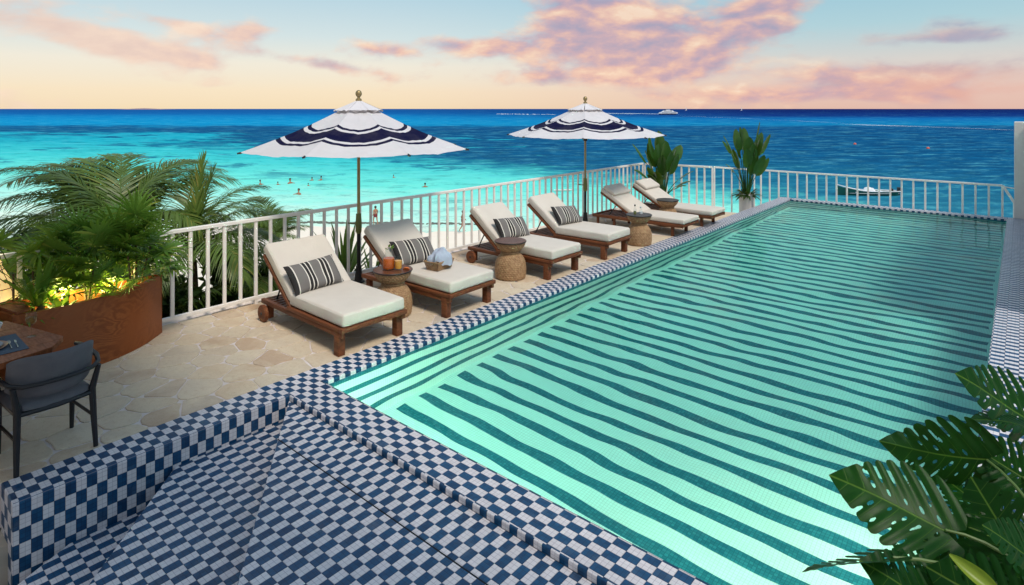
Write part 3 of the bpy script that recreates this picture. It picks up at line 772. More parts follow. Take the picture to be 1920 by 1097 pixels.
# far coping (rectangles turned the other way) and right coping
field(TC, [(X1 + .0, PY1 + .01), (PX1, PY1 + .01), (PX1, YF1), (X1 + .0, YF1)], X0, PY1 + .01, TY, TX, I4, 1, key='F', flip=True)
for k in range(5, 83):
    x = X0 + k * TY
    if x < X1 or x > PX1 - .03: continue
    M = Matrix(((0, 1, 0, x), (-1, 0, 0, PY1 + .010), (0, 0, 1, 0), (0, 0, 0, 1)))
    nosing(TC, [(0, 0), (.006, 0), (.010, -.004), (.010, -.046)], TY, M, k % 2 == 0, 'Fb')
field(TC, [(PX1 + .01, YN0 + .003), (XR1, YN0 + .003), (XR1, YF1), (PX1 + .01, YF1)], PX1 + .01, YB, TX * 1.18, TY, I4, 1, key='R')
for k in range(4, 250):
    y = YB + k * TY
    if y > PY1 or y < YN1: continue
    M = Matrix(((-1, 0, 0, PX1 + .010), (0, -1, 0, y + TY), (0, 0, 1, 0), (0, 0, 0, 1)))
    nosing(TC, [(0, 0), (.006, 0), (.010, -.004), (.010, -.046)], TY, M, k % 2 == 0, 'Rb')
TC.flush(300)

# --- low wall in the foreground that carries the left coping on past the pool
wall = thing('tiled_wall', 'low blue and white checkered wall beside the dark chair, left of the steps', 'wall')
WY0 = 0.858
mb = MB(); mb.box(X0 + .003, X1 - .003, WY0 + .004, YN0, -1.02, -TS + .0005)
mb.build('core', M_['grout'], wall)
TW = Tiles(wall)
WZB = -0.03
nrow = int((YN0 - WY0) / TY)
field(TW, [(X0, WY0 + .010), (XB, WY0 + .010), (XB, YN0 + .003), (X0, YN0 + .003)], X0, YB - 40 * TY, TX, TY, I4, 0, key='T')
w_ = X1 - XB; r = 0.016
for k in range(-33, 0):
    y = YB + k * TY
    y0 = max(y, WY0)
    ln = min(y + TY, YN0 + .003) - y0
    if ln < .01: continue
    prof = [(0.0006, 0.0), (w_ - r, 0.0)] + [(w_ - r + r * math.sin(q * math.pi / 10), -r + r * math.cos(q * math.pi / 10)) for q in range(1, 6)] + [(w_, -TZ + .0014)]
    nosing(TW, prof, ln, Matrix.Translation((XB, y0, 0)), (3 + k) % 2 == 0, 'Tb' if ln > TY - 1e-6 else None)
MF = Matrix(((0, 0, 1, X1), (1, 0, 0, 0), (0, 1, 0, 0), (0, 0, 0, 1)))      # faces +X: u along Y, v along Z
field(TW, [(WY0, -1.0), (YN0 + .003, -1.0), (YN0 + .003, -TZ), (WY0, -TZ)], YB - 40 * TY, -TZ - 20 * TZ, TY, TZ, MF, 1, key='W', flip=True)
ME = Matrix(((1, 0, 0, 0), (0, 0, -1, WY0), (0, 1, 0, 0), (0, 0, 0, 1)))    # end of the wall, faces -Y
field(TW, [(X0, -1.0), (X1 - .004, -1.0), (X1 - .004, -.010), (X0, -.010)], X0, -20 * TZ, TX, TZ, ME, 1, key='E', flip=True)
for k in range(4):
    xa = X0 + k * TX; xb = min(xa + TX, X1 - .004)
    M = Matrix(((0, 1, 0, xa), (-1, 0, 0, WY0 + .010), (0, 0, 1, 0), (0, 0, 0, 1)))
    nosing(TW, [(0, 0), (.004, -.001), (.008, -.004), (.010, -.010)], xb - xa, M, (k + 0) % 2 == 0, None)
TW.flush(300)

# --- corner steps going down to the left
steps = thing('corner_steps', 'wide diagonal steps covered in blue and white checkered tiles in the foreground', 'steps')
LV = [-0.045, -0.20, -0.415, -0.63]
SX0 = X1 + .002
PD = [(SX0, YN0 - .002), (0.3, -1.085), (0.3, YN0 - .002)]
PC = [(SX0, YN0 - .002), (SX0, 1.823), (-1.9, -0.93), (0.3, -1.085)]
PB = [(SX0, 1.823), (SX0, 1.158), (-4.689, .849), (-3.6, -1.0), (-1.9, -0.93)]
PA = [(SX0, 1.158), (SX0, -1.0), (-3.6, -1.0), (-4.689, .849)]
for P_, z in ((PD, LV[0]), (PC, LV[1]), (PB, LV[2]), (PA, LV[3])):
    mb = MB(); mb.prism(ccw(P_), -1.02, z - TS + .0006); mb.build('tread', M_['grout'], steps)
TSx = Tiles(steps)
GX, GY = -4.096, 2.694 - 0.095 * 20
gx0 = GX - 0.0615 * 20
for P_, z, par in ((PD, LV[0], 0), (PC, LV[1], 0), (PB, LV[2], 1), (PA, LV[3], 1)):
    MZ = Matrix.Translation((0, 0, z))
    if P_ is PD:
        reg = ccw(P_)
        field(TSx, clip(reg, 0, -1, -2.372), gx0, GY, 0.0615, 0.095, MZ, par, key='S', flip=True)
        field(TSx, clip(reg, 0, 1, 2.362), gx0, GY, 0.0615, 0.095, MZ, par, key='S', flip=True)
    else: field(TSx, P_, gx0, GY, 0.0615, 0.095, MZ, par, key='S', flip=True)
# tiled risers
for (a, b), z0, z1 in (((PD[0], PD[1]), LV[1], LV[0]), ((PC[1], PC[2]), LV[2], LV[1]), ((PB[1], PB[2]), LV[3], LV[2]), ((PB[2], PB[3]), LV[3], LV[2])):
    dv = Vector((b[0] - a[0], b[1] - a[1], 0)); ln = dv.length; dv.normalize(); nn = dv.cross(Vector((0, 0, 1)))
    Mr = Matrix(((dv.x, 0, nn.x, a[0] + nn.x * .003), (dv.y, 0, nn.y, a[1] + nn.y * .003), (0, 1, 0, z0), (0, 0, 0, 1)))
    field(TSx, [(0, 0), (ln, 0), (ln, z1 - z0 - .002), (0, z1 - z0 - .002)], 0, 0, 0.0615, 0.095, Mr, 0, key='Z', flip=True)
TSx.flush(300)
mb = MB(); mb.box(-4.37, 0.3, 2.3625, 2.3715, LV[0] - .003, LV[0] - .0008)
mb.build('expansion_joint', M_['joint_black'], steps)

# --- pool basin with bands of blue mosaic
FZ, WZ = -1.10, -0.05
mb = MB()
mb.add([(X1, YN1, FZ), (PX1, YN1, FZ), (PX1, PY1, FZ), (X1, PY1, FZ)], [(0, 1, 2, 3)])
mb.add([(X1, YN1, FZ), (X1, PY1, FZ), (X1, PY1, -.04), (X1, YN1, -.04)], [(0, 1, 2, 3)])
mb.add([(PX1, YN1, FZ), (PX1, PY1, FZ), (PX1, PY1, -.04), (PX1, YN1, -.04)], [(3, 2, 1, 0)])
mb.add([(X1, PY1, FZ), (PX1, PY1, FZ), (PX1, PY1, -.04), (X1, PY1, -.04)], [(0, 1, 2, 3)])
mb.add([(X1, YN1, FZ), (PX1, YN1, FZ), (PX1, YN1, -.04), (X1, YN1, -.04)], [(3, 2, 1, 0)])
basin = tag(mb.build('pool_basin', M_['mosaic_white']), kind='structure')
rb = random.Random(5)
k = 0; yc = 3.93 - 2 * 0.2885
while yc < PY1 - .1:
    h_ = 0.053 + rb.uniform(-.004, .004)
    mb = MB(); mb.box(X1 + .07, PX1 - .07, yc - h_, yc + h_, FZ - .002, FZ + .004)
    mb.build('mosaic_band', M_['mosaic_blue'], basin); yc += 0.2885
for z0, z1 in ((-.115, -.0405), (-.385, -.29), (-.665, -.57), (-.945, -.85)):
    for nm, b in (('l', (X1 - .003, X1 + .004, YN1 + .001, PY1 - .001)), ('r', (PX1 - .004, PX1 + .003, YN1 + .001, PY1 - .001)), ('f', (X1 + .005, PX1 - .005, PY1 - .004, PY1 + .003)), ('n', (X1 + .005, PX1 - .005, YN1 - .003, YN1 + .004))):
        mb = MB(); mb.box(*b, z0, z1); mb.build('mosaic_band', M_['mosaic_blue'], basin)

# --- water surface with slow ripples
WV = []
rw = random.Random(3)
for lam, amp in ((2.4, 0.0048), (1.7, 0.0036), (1.15, 0.0028), (0.8, 0.0019), (0.55, 0.00125), (0.38, 0.0006), (0.27, 0.00028)):
    for q in range(3):
        th = rw.uniform(0, math.pi * 2); kk = 2 * math.pi / (lam * rw.uniform(0.85, 1.15))
        WV.append((kk * math.cos(th), kk * math.sin(th), rw.uniform(0, 6.28), amp * 0.58))
def wz(x, y): return sum(a * math.sin(kx * x + ky * y + ph) for kx, ky, ph, a in WV)
nx, ny = 100, 310
vv, ff = [], []
for i in range(nx + 1):
    for j in range(ny + 1):
        x = X1 - .006 + (PX1 - X1 + .012) * i / nx; y = YN1 - .006 + (PY1 - YN1 + .012) * j / ny
        vv.append((x, y, WZ + wz(x, y)))
for i in range(nx):
    for j in range(ny):
        a = i * (ny + 1) + j; ff.append((a, a + ny + 1, a + ny + 2, a + 1))
mb = MB(); mb.add(vv, ff)
water = tag(mb.build('pool_water', M_['pool_water'], smooth=True, ang=3.1), kind='structure')

# underwater luminaires that make the pool glow, set in the near and right walls
def pool_light(label, loc, aim, power, col=(.72, 1.0, .80)):
    t = thing('pool_light', label, 'pool light', loc, group='underwater lights in the pool wall'); a = Vector(aim).normalized()
    q = a.to_track_quat('Z', 'Y').to_matrix().to_4x4()
    m = MB(); m.lathe([(.13, 0), (.13, .012), (.105, .018), (.100, .010)], 24, closed=True, M=q); m.build('rim', M_['steel'], t, smooth=True)
    m = MB(); m.lathe([(.001, .008), (.10, .008)], 24, M=q); m.build('lens', M_['pool_lens'], t)
    l = bpy.data.lights.new('beam', 'AREA'); l.shape = 'DISK'; l.size = .2; l.energy = power; l.color = col
    o = bpy.data.objects.new('beam', l); COL.objects.link(o); o.parent = t; o.location = a * .03; o.rotation_euler = a.to_track_quat('-Z', 'Y').to_euler()
for x, pw_, lb, ax_ in ((-4.0, 14, 'left', -1.2), (-3.0, 15, 'second', -.8), (-1.8, 10, 'third', 0), (-.8, 13, 'right', 0)):
    pool_light('%s underwater pool light in the near wall, below the coping' % lb, (x, YN1 + .006, -.42), (ax_, 1, .02), pw_, (.76, 1.0, .76) if ax_ < 0 else (1.0, .94, .70))
pool_light('underwater pool light in the right wall near the split-leaved plant', (PX1 - .006, 4.6, -.42), (-1, 0, .05), 20, (1.0, .94, .70))

# ------------------------------------------------------------------ white railings
def rail_run(root, a, b, top_a, top_b, base_a, base_b, n, first=True, last=True, post=0.0):
    a, b = Vector(a), Vector(b); dv = (b - a); ln = dv.length; dv.normalize(); nn = Vector((-dv.y, dv.x, 0))
    def P(t, off, z): q = a + (b - a) * t + nn * off; return (q.x, q.y, z)
    for nm, za, zb, hw, hh in (('top_rail', top_a, top_b, .026, .045), ('bottom_rail', base_a, base_b, .018, .042)):
        m2 = MB(); v = []
        for t, z in ((0, za), (1, zb)):
            v += [P(t, -hw, z - hh), P(t, hw, z - hh), P(t, hw, z), P(t, -hw, z)]
        m2.add(v, [(0, 1, 2, 3), (7, 6, 5, 4), (0, 4, 5, 1), (1, 5, 6, 2), (2, 6, 7, 3), (3, 7, 4, 0)])
        m2.build(nm, M_['white_paint'], root, bevel=.005, seg=1)
    h0 = (top_a - .045) - (base_a)
    cache = {}
    for i in range(n + 1):
        if (i == 0 and not first) or (i == n and not last): continue
        t = i / n; zt = top_a + (top_b - top_a) * t - .040; zb = base_a + (base_b - base_a) * t - .006
        key = round(zt - zb, 3)
        if key not in cache:
            m2 = MB(); m2.box(-.020, .020, -.014, .014, 0, zt - zb); cache[key] = m2.mesh('baluster', M_['white_paint'], bevel=.003, seg=1)
        q = a + (b - a) * t
        o = put('baluster', cache[key], root, Matrix.Translation((q.x, q.y, zb)) @ Matrix.Rotation(math.atan2(dv.y, dv.x), 4, 'Z'))
side = thing('side_railing', 'long white metal railing behind the sun loungers along the left edge of the terrace', 'railing')
rail_run(side, (-7.49, 0.58, 0), (-7.49, 14.08, 0), 1.10, 1.10, 0.10, 0.10, 68)
m2 = MB()
for i in range(0, 69, 8):
    y = .58 + i * 13.5 / 68; m2 = MB(); m2.box(-7.505, -7.475, y - .018, y + .018, -.006, .096)
    m2.build('foot', M_['white_paint'], side)
corner = thing('corner_railing', 'short white railing across the end of the terrace behind the farthest lounger', 'railing')
rail_run(corner, (-7.445, 14.12, 0), (-5.78, 14.42, 0), 1.10, 1.09, 0.10, 0.10, 9)
ramp = thing('sloping_railing', 'white railing sloping down behind the tall potted paddle-leaf plant', 'railing')
rail_run(ramp, (-5.745, 14.46, 0), (-5.745, 17.93, 0), 1.09, 0.742, -0.28, -0.30, 6)
far_r = thing('far_railing', 'white metal railing along the far end of the pool', 'railing')
rail_run(far_r, (-5.77, 17.985, 0), (-0.335, 17.985, 0), 0.742, 0.742, -0.30, -0.30, 22)
m2 = MB(); m2.tube([(-0.33, 17.985, .72), (-0.10, 17.985, .30)], .026, 8); m2.tube([(-.12, 17.985, .34), (-.12, 17.985, -.3)], .026, 8)
m2.build('brace', M_['white_paint'], far_r, smooth=True)
m2 = MB(); m2.tube([(-0.31, 17.985, .69), (0.0, 17.985, .66)], .014, 6); m2.build('link_bar', M_['white_paint'], far_r, smooth=True)
# ledge that carries the far railing
mb = MB(); mb.box(-5.20, 3.9, YF1 + .002, 18.2, -.6, -.345); mb.box(-5.80, -5.203, 14.565, 18.2, -.6, -.345)
tag(mb.build('ledge', M_['concrete']), kind='structure')

# ------------------------------------------------------------------ white pavilion wall on the right
pv = thing('pavilion_wall', 'white plastered pavilion wall at the right edge beyond the pool coping', 'wall')
mb = MB(); mb.box(-0.125, 0.35, 17.94, 18.5, -.34, 2.2); mb.build('pier', M_['plaster'], pv, bevel=.008, seg=1)
mb = MB(); mb.box(0.118, 0.40, 9.6, 17.938, -.3, 2.15); mb.build('wall_panel', M_['plaster'], pv, bevel=.008, seg=1)
mb = MB(); mb.box(0.10, 0.118, 9.62, 17.9, 1.95, 2.14); mb.build('cornice', M_['plaster'], pv, bevel=.004, seg=1)
for y in (10.2, 12.6, 15.0):
    mb = MB(); mb.box(0.108, 0.1175, y, y + 1.6, 0.02, 1.9); mb.build('door_frame', M_['black_metal'], pv)
    mb = MB(); mb.box(0.102, 0.1075, y + .06, y + 1.54, 0.08, 1.84); mb.build('door_panel', M_['white_paint'], pv)
# paving outside the right coping
mb = MB(); mb.box(XR1 + .002, 4.0, -4.0, 9.598, -.25, -.012); mb.box(0.402, 4.0, 9.598, 17.93, -.25, -.012); tag(mb.build('side_terrace', M_['mortar']), kind='structure')

# ------------------------------------------------------------------ sun loungers
def soft_box(sx, sy, sz, r, nx=14, ny=10, bulge=0.012, seed=0, M=None):
    """upholstered slab: rounded edges, slightly crowned faces; centred in x,y, bottom at z=0"""
    bm = bmesh.new(); bmesh.ops.create_cube(bm, size=1.0)
    for v in bm.verts: v.co = Vector((v.co.x * sx, v.co.y * sy, (v.co.z + 0.5) * sz))
    bmesh.ops.bevel(bm, geom=bm.edges[:], offset=r, segments=4, affect='EDGES', profile=0.55)
    bmesh.ops.subdivide_edges(bm, edges=[e for e in bm.edges if e.calc_length() > 0.25], cuts=6, use_grid_fill=True)
    rn = random.Random(seed); ph = [rn.uniform(0, 6) for _ in range(6)]
    for v in bm.verts:
        x, y, z = v.co; ex = 1 - (2 * x / sx) ** 2; ey = 1 - (2 * y / sy) ** 2
        k = max(0.0, ex) ** 0.5 * max(0.0, ey) ** 0.5
        if z > sz * 0.6: v.co.z += bulge * k + 0.0035 * math.sin(x * 9 + ph[0]) * math.sin(y * 8 + ph[1]) * k
        zz = (z / sz - 0.5) * 2; side = 1 - zz * zz
        if abs(x) > sx * 0.45: v.co.x += math.copysign(0.006 * side + 0.003 * side * math.sin(y * 17 + ph[2]), x)
        if abs(y) > sy * 0.45: v.co.y += math.copysign(0.006 * side + 0.003 * side * math.sin(x * 15 + ph[3]), y)
        if M is not None: v.co = M @ v.co
    me = bpy.data.meshes.new('cushion'); bm.to_mesh(me); bm.free()
    me.materials.append(M_['canvas_cushion']); me.shade_smooth(); me.set_sharp_from_angle(angle=0.9); return me
def ring(sx, sy, z, r, tr, M=None):
    pts = []
    for cx, cy, a0 in ((sx / 2 - r, sy / 2 - r, 0), (-sx / 2 + r, sy / 2 - r, 90), (-sx / 2 + r, -sy / 2 + r, 180), (sx / 2 - r, -sy / 2 + r, 270)):
        for q in range(0, 91, 30): pts.append(Vector((cx + r * math.cos(R_(a0 + q)), cy + r * math.sin(R_(a0 + q)), z)))
    pts.append(pts[0])
    if M is not None: pts = [M @ p for p in pts]
    m = MB(); m.tube(pts, tr, 5, cap=False); return m

def make_lounger(label, wheels=True, seed=0, W=0.80):
    t = thing('sun_lounger', label, 'sun lounger', group='sun loungers along the pool')
    tk = M_['teak']; hy = W / 2
    HX = -1.06                                       # hinge of the backrest
    ANG = R_(180 - 38)
    for s in (-1, 1):
        m = MB(); m.box(-1.72, -0.015, s * (hy - .02) - .022, s * (hy - .02) + .022, .195, .248); m.build('side_rail', tk, t, bevel=.006)
        m = MB(); m.box(-1.10, -0.0, s * (hy - .015) - .026, s * (hy - .015) + .026, .250, .290); m.build('mattress_rail', tk, t, bevel=.006)
        m = MB(); m.box(-.155, -.065, s * (hy - .035) - .04, s * (hy - .035) + .04, 0, .246); m.build('leg', tk, t, bevel=.007)
        m = MB(); m.box(-1.66, -1.58, s * (hy - .06) - .03, s * (hy - .06) + .03, 0.0 if not wheels else .03, .174); m.build('leg', tk, t, bevel=.007)
        if wheels:
            Mx = Matrix.Translation((-1.62, s * (hy + .022), .098)) @ Matrix.Rotation(R_(90), 4, 'X')
            m = MB(); m.lathe([(.012, -.024), (.090, -.024), (.0975, -.017), (.0975, .017), (.090, .024), (.012, .024)], 28, M=Mx); w_ = m.build('wheel', tk, t, smooth=True)
            m = MB(); m.lathe([(.001, -.030), (.016, -.029), (.018, -.024)], 12, M=Mx); m.lathe([(.018, .024), (.016, .029), (.001, .030)], 12, M=Mx); m.build('axle_cap', M_['black_metal'], w_)
        # raised back frame
        m = MB(); Mb = Matrix.Translation((HX, s * (hy - .03), .268)) @ Matrix.Rotation(-ANG, 4, 'Y')
        m.box(-.02, .80, -.022, .022, -.022, .022, M=Mb); m.build('back_rail', tk, t, bevel=.005)
    m = MB(); m.box(-.045, .008, -hy - .012, hy + .012, .249, .296); m.build('end_rail', tk, t, bevel=.006)
    m = MB(); m.box(-1.72, -1.665, -hy + .045, hy - .045, .178, .242); m.build('end_rail', tk, t, bevel=.006)
    sl = MB(); sl.box(-.030, .030, -hy + .045, hy - .045, -.009, .009); sm = sl.mesh('slat', tk, bevel=.003, seg=1)
    for k in range(7): put('slat', sm, t, Matrix.Translation((-1.12 - k * .085, 0, .232)))
    for k in range(11): put('slat', sm, t, Matrix.Translation((-.10 - k * .088, 0, .272)))
    for k in range(8):
        Mb = Matrix.Translation((HX, 0, .268)) @ Matrix.Rotation(-ANG, 4, 'Y') @ Matrix.Translation((.09 + k * .092, 0, .004)); put('slat', sm, t, Mb)
    # prop that holds the back
    bx, bz = HX + .46 * math.cos(ANG), .268 + .46 * math.sin(ANG) - .03
    m = MB()
    for s in (-1, 1): m.tube([(bx, s * .27, bz), (-1.60, s * .27, .215)], .010, 6)
    m.tube([(-1.60, -.27, .215), (-1.60, .27, .215)], .010, 6); m.build('back_prop', M_['black_metal'], t, smooth=True)
    # cushions
    o = put('seat_cushion', soft_box(1.075, W - .03, .135, .030, seed=seed), t, Matrix.Translation((-.545, 0, .297)))
    ring(1.07, W - .034, .118, .03, .0048).build('piping', M_['piping'], o, smooth=True)
    Mb = Matrix.Translation((HX + .015, 0, .30)) @ Matrix.Rotation(-ANG, 4, 'Y') @ Matrix.Rotation(R_(180), 4, 'X')
    Mb = Matrix.Translation((HX - .025, 0, .30)) @ Matrix.Rotation(R_(38), 4, 'Y') @ Matrix.Translation((-.415, 0, .02))
    o = put('back_cushion', soft_box(.79, W - .03, .125, .032, seed=seed + 9), t, Mb)
    ring(.785, W - .034, .108, .03, .0048).build('piping', M_['piping'], o, smooth=True)
    return t
LX = -5.165
L1 = make_lounger('sun lounger nearest the camera, with its striped pillow beside the curved planter', True, 1); L1.location = (LX, 3.886, 0); L1.rotation_euler[2] = R_(-1.2)
L2 = make_lounger('second sun lounger from the camera, with a towel basket on it', False, 2); L2.location = (LX, 5.360, 0); L2.rotation_euler[2] = R_(0.8)
L3 = make_lounger('third sun lounger from the camera, between two wicker side tables', True, 3, .77); L3.location = (LX - .02, 7.400, 0); L3.rotation_euler[2] = R_(-0.6)
L4 = make_lounger('fourth sun lounger from the camera, in front of the second parasol', False, 4, .77); L4.location = (LX - .02, 8.951, 0); L4.rotation_euler[2] = R_(1.3)

def make_slim(label, seed):
    t = thing('sun_lounger', label, 'sun lounger', group='sun loungers along the pool')
    tk = M_['teak']; W = .74; hy = W / 2; HX = -1.08; AN = 30
    for s in (-1, 1):
        m = MB(); m.box(-2.06, 0.0, s * (hy - .015) - .018, s * (hy - .015) + .018, .185, .250); m.build('side_rail', tk, t, bevel=.005)
        m = MB(); m.box(-.27, -.21, s * (hy - .06) - .025, s * (hy - .06) + .025, 0, .186); m.build('leg', tk, t, bevel=.005)
        m = MB(); m.box(-1.98, -1.93, s * (hy - .06) - .02, s * (hy - .06) + .02, 0, .186, M=Matrix.Translation((-1.95, 0, 0)) @ Matrix.Rotation(R_(0), 4, 'Y') @ Matrix.Translation((1.95, 0, 0))); m.build('leg', tk, t, bevel=.005)
        m = MB(); m.box(-1.58, -1.53, s * (hy - .06) - .02, s * (hy - .06) + .02, 0, .186); m.build('leg', tk, t, bevel=.005)
        Mb = Matrix.Translation((HX, s * (hy - .02), .268)) @ Matrix.Rotation(R_(AN), 4, 'Y')
        m = MB(); m.box(-.90, .02, -.018, .018, -.022, .022, M=Mb); m.build('back_rail', tk, t, bevel=.004)
    for x in (-.03, -2.04):
        m = MB(); m.box(x - .022, x + .022, -hy + .005, hy - .005, .192, .245); m.build('end_rail', tk, t, bevel=.004)
    sl = MB(); sl.box(-.028, .028, -hy + .035, hy - .035, -.008, .008); sm = sl.mesh('slat', tk, bevel=.003, seg=1)
    for k in range(9): put('slat', sm, t, Matrix.Translation((-1.16 - k * .095, 0, .225)))
    for k in range(11): put('slat', sm, t, Matrix.Translation((-.10 - k * .09, 0, .243)))
    m = MB()
    for s in (-1, 1): m.tube([(HX - .50 * math.cos(R_(AN)), s * .25, .268 + .50 * math.sin(R_(AN)) - .02), (-1.72, s * .25, .235)], .008, 6)
    m.build('back_prop', M_['black_metal'], t, smooth=True)
    o = put('seat_cushion', soft_box(1.09, W - .02, .095, .026, seed=seed, bulge=.008), t, Matrix.Translation((-.535, 0, .256)))
    ring(1.086, W - .024, .082, .026, .004).build('piping', M_['piping'], o, smooth=True)
    Mb = Matrix.Translation((HX - .02, 0, .272)) @ Matrix.Rotation(R_(AN), 4, 'Y') @ Matrix.Translation((-.45, 0, .018))
    o = put('back_cushion', soft_box(.90, W - .02, .085, .026, seed=seed + 3, bulge=.008), t, Mb)
    Mh = Matrix.Translation((HX - .02, 0, .272)) @ Matrix.Rotation(R_(AN), 4, 'Y') @ Matrix.Translation((-.735, 0, .104))
    o = put('headrest', soft_box(.30, W - .06, .075, .030, seed=seed + 5, bulge=.012), t, Mh)
    ring(.29, W - .07, .03, .03, .004).build('piping', M_['piping'], o, smooth=True)
    return t
L5 = make_slim('slim sun lounger with a headrest cushion, behind the second parasol pole', 21); L5.location = (-4.985, 11.36, 0)
L6 = make_slim('slim sun lounger with a headrest cushion, farthest from the camera', 25); L6.location = (-4.94, 12.66, 0)

# ------------------------------------------------------------------ striped pillows
def pillow_mesh(seed):
    rn = random.Random(seed); ph = [rn.uniform(0, 6) for _ in range(8)]
    m = MB(); w_, h_, T_ = .66, .37, .078
    def fn(sgn):
        def g(u, v):
            a, b = u * 2 - 1, v * 2 - 1
            th = T_ * max(0.0, (1 - abs(a) ** 3.2)) ** 0.62 * max(0.0, (1 - abs(b) ** 3.0)) ** 0.62
            th *= 1 + .10 * math.sin(a * 4 + ph[0]) * math.sin(b * 3 + ph[1])
            pin = 1 - .055 * (1 - b * b) * abs(a) ** 6; pin2 = 1 - .075 * (1 - a * a) * abs(b) ** 6
            x = a * w_ / 2 * pin; y = b * h_ / 2 * pin2
            z = sgn * th + .010 * math.sin(a * 5 + b * 2 + ph[2]) * (1 - a * a) * (1 - b * b)
            return (x, y, z)
        return g
    m.grid(fn(1), 36, 20)
    n0 = len(m.f); m.grid(fn(-1), 36, 20)
    for i in range(n0, len(m.f)): m.f[i] = m.f[i][::-1]; m.uv[i] = m.uv[i][::-1]
    return m.mesh('pillow', M_['striped_fabric'], smooth=True, weld=True, ang=1.2)
def place_pillow(seed, loc, tilt, roll, yaw, label):
    o = put('striped_pillow', pillow_mesh(seed)); tag(o, label, 'pillow', 'striped pillows on the loungers')
    # local x along world +Y, local y up the backrest
    up = Vector((-math.cos(R_(tilt)), 0, math.sin(R_(tilt)))); ax = Vector((0, 1, 0)); nz = ax.cross(up)
    M = Matrix(((ax.x, up.x, nz.x, 0), (ax.y, up.y, nz.y, 0), (ax.z, up.z, nz.z, 0), (0, 0, 0, 1)))
    o.matrix_basis = Matrix.Translation(loc) @ Matrix.Rotation(R_(yaw), 4, 'Z') @ M @ Matrix.Rotation(R_(roll), 4, 'Z')
    return o
place_pillow(1, (-6.245, 3.83, .585), 52, 2, 3, 'black and grey striped pillow on the lounger nearest the camera')
place_pillow(2, (-6.245, 5.33, .585), 50, -3, -2, 'black and grey striped pillow behind the carafe on the second lounger')
place_pillow(3, (-6.265, 7.40, .585), 52, -4, -4, 'black and grey striped pillow behind the bare wicker table')
place_pillow(4, (-6.265, 8.93, .585), 52, -5, -3, 'black and grey striped pillow on the fourth lounger')

# ------------------------------------------------------------------ wicker side tables
def make_table(label, disc):
    t = thing('side_table', label, 'side table', group='hourglass wicker side tables')
    prof = [(.205, 0), (.222, .02), (.232, .10), (.230, .18), (.214, .26), (.178, .325), (.142, .362), (.132, .385)]
    prof2 = [(.132, .385), (.142, .402), (.176, .438), (.206, .475), (.222, .515), (.226, .535)]
    def lerp(pr, v):
        n = len(pr) - 1; k = min(int(v * n), n - 1); q = v * n - k
        def cr(c):
            p0, p1, p2, p3 = (pr[max(k - 1, 0)][c], pr[k][c], pr[k + 1][c], pr[min(k + 2, n)][c])
            return .5 * ((2 * p1) + (-p0 + p2) * q + (2 * p0 - 5 * p1 + 4 * p2 - p3) * q * q + (-p0 + 3 * p1 - 3 * p2 + p3) * q ** 3)
        return cr(0), cr(1)
    def weave(pr, rows, cols):
        def g(u, v):
            r, z = lerp(pr, v); row = v * rows; ri = int(min(row, rows - 1e-6)); f = row - ri
            ph = u * cols * math.pi * 2 + (math.pi if ri % 2 else 0)
            d_ = .0125 * math.sin(math.pi * f) ** .8 * (0.5 + 0.5 * math.sin(ph))
            r -= .008; a = u * 2 * math.pi; return ((r + d_) * math.cos(a), (r + d_) * math.sin(a), z)
        return g
    m = MB(); m.grid(weave(prof, 21, 30), 150, 105, uv=False); m.uv = [None] * len(m.f); m.build('woven_base', M_['wicker'], t, smooth=True, weld=True, ang=1.3)
    m = MB(); m.grid(weave(prof2, 8, 30), 150, 40, uv=False); m.uv = [None] * len(m.f); m.build('woven_bowl', M_['wicker'], t, smooth=True, weld=True, ang=1.3)
    m = MB(); ca = 60
    m.tube([(.139 * math.cos(2 * math.pi * k / ca), .139 * math.sin(2 * math.pi * k / ca), .385) for k in range(ca + 1)], .007, 6, cap=False); m.build('waist_band', M_['wicker'], t, smooth=True)
    m = MB(); m.lathe([(.01, .532), (.228, .532), (.234, .536), (.234, .548), (.230, .552), (.01, .552)], 56); o = m.build('top_disc', disc, t, smooth=True)
    m = MB(); m.lathe([(.2345, .5345), (.2375, .538), (.2375, .546), (.2345, .5495)], 56, closed=True); m.build('rim', M_['black_metal'], o, smooth=True)
    return t
T1 = make_table('wicker side table with a carafe of tea, between the two nearest loungers', M_['table_disc']); T1.location = (-5.83, 4.640, 0)
def table_copy(loc, rz, label, disc):
    c = copy_thing(T1, loc, rz, label)
    if disc is not None:
        for ch in bpy.data.objects:
            if ch.parent == c and ch.name.startswith('top_disc'):
                ch.data = ch.data.copy(); ch.data.materials[0] = disc
    return c
T2 = table_copy((-5.775, 6.78, 0), 1.0, 'bare wicker side table with a brown disc top before the third lounger', None)
T3 = table_copy((-5.39, 9.99, 0), 2.1, 'wicker side table holding small bottles, before the slim lounger', M_['table_disc_grey'])
T4 = table_copy((-5.80, 12.01, 0), 0.4, 'empty wicker side table farthest from the camera', M_['table_disc_grey'])

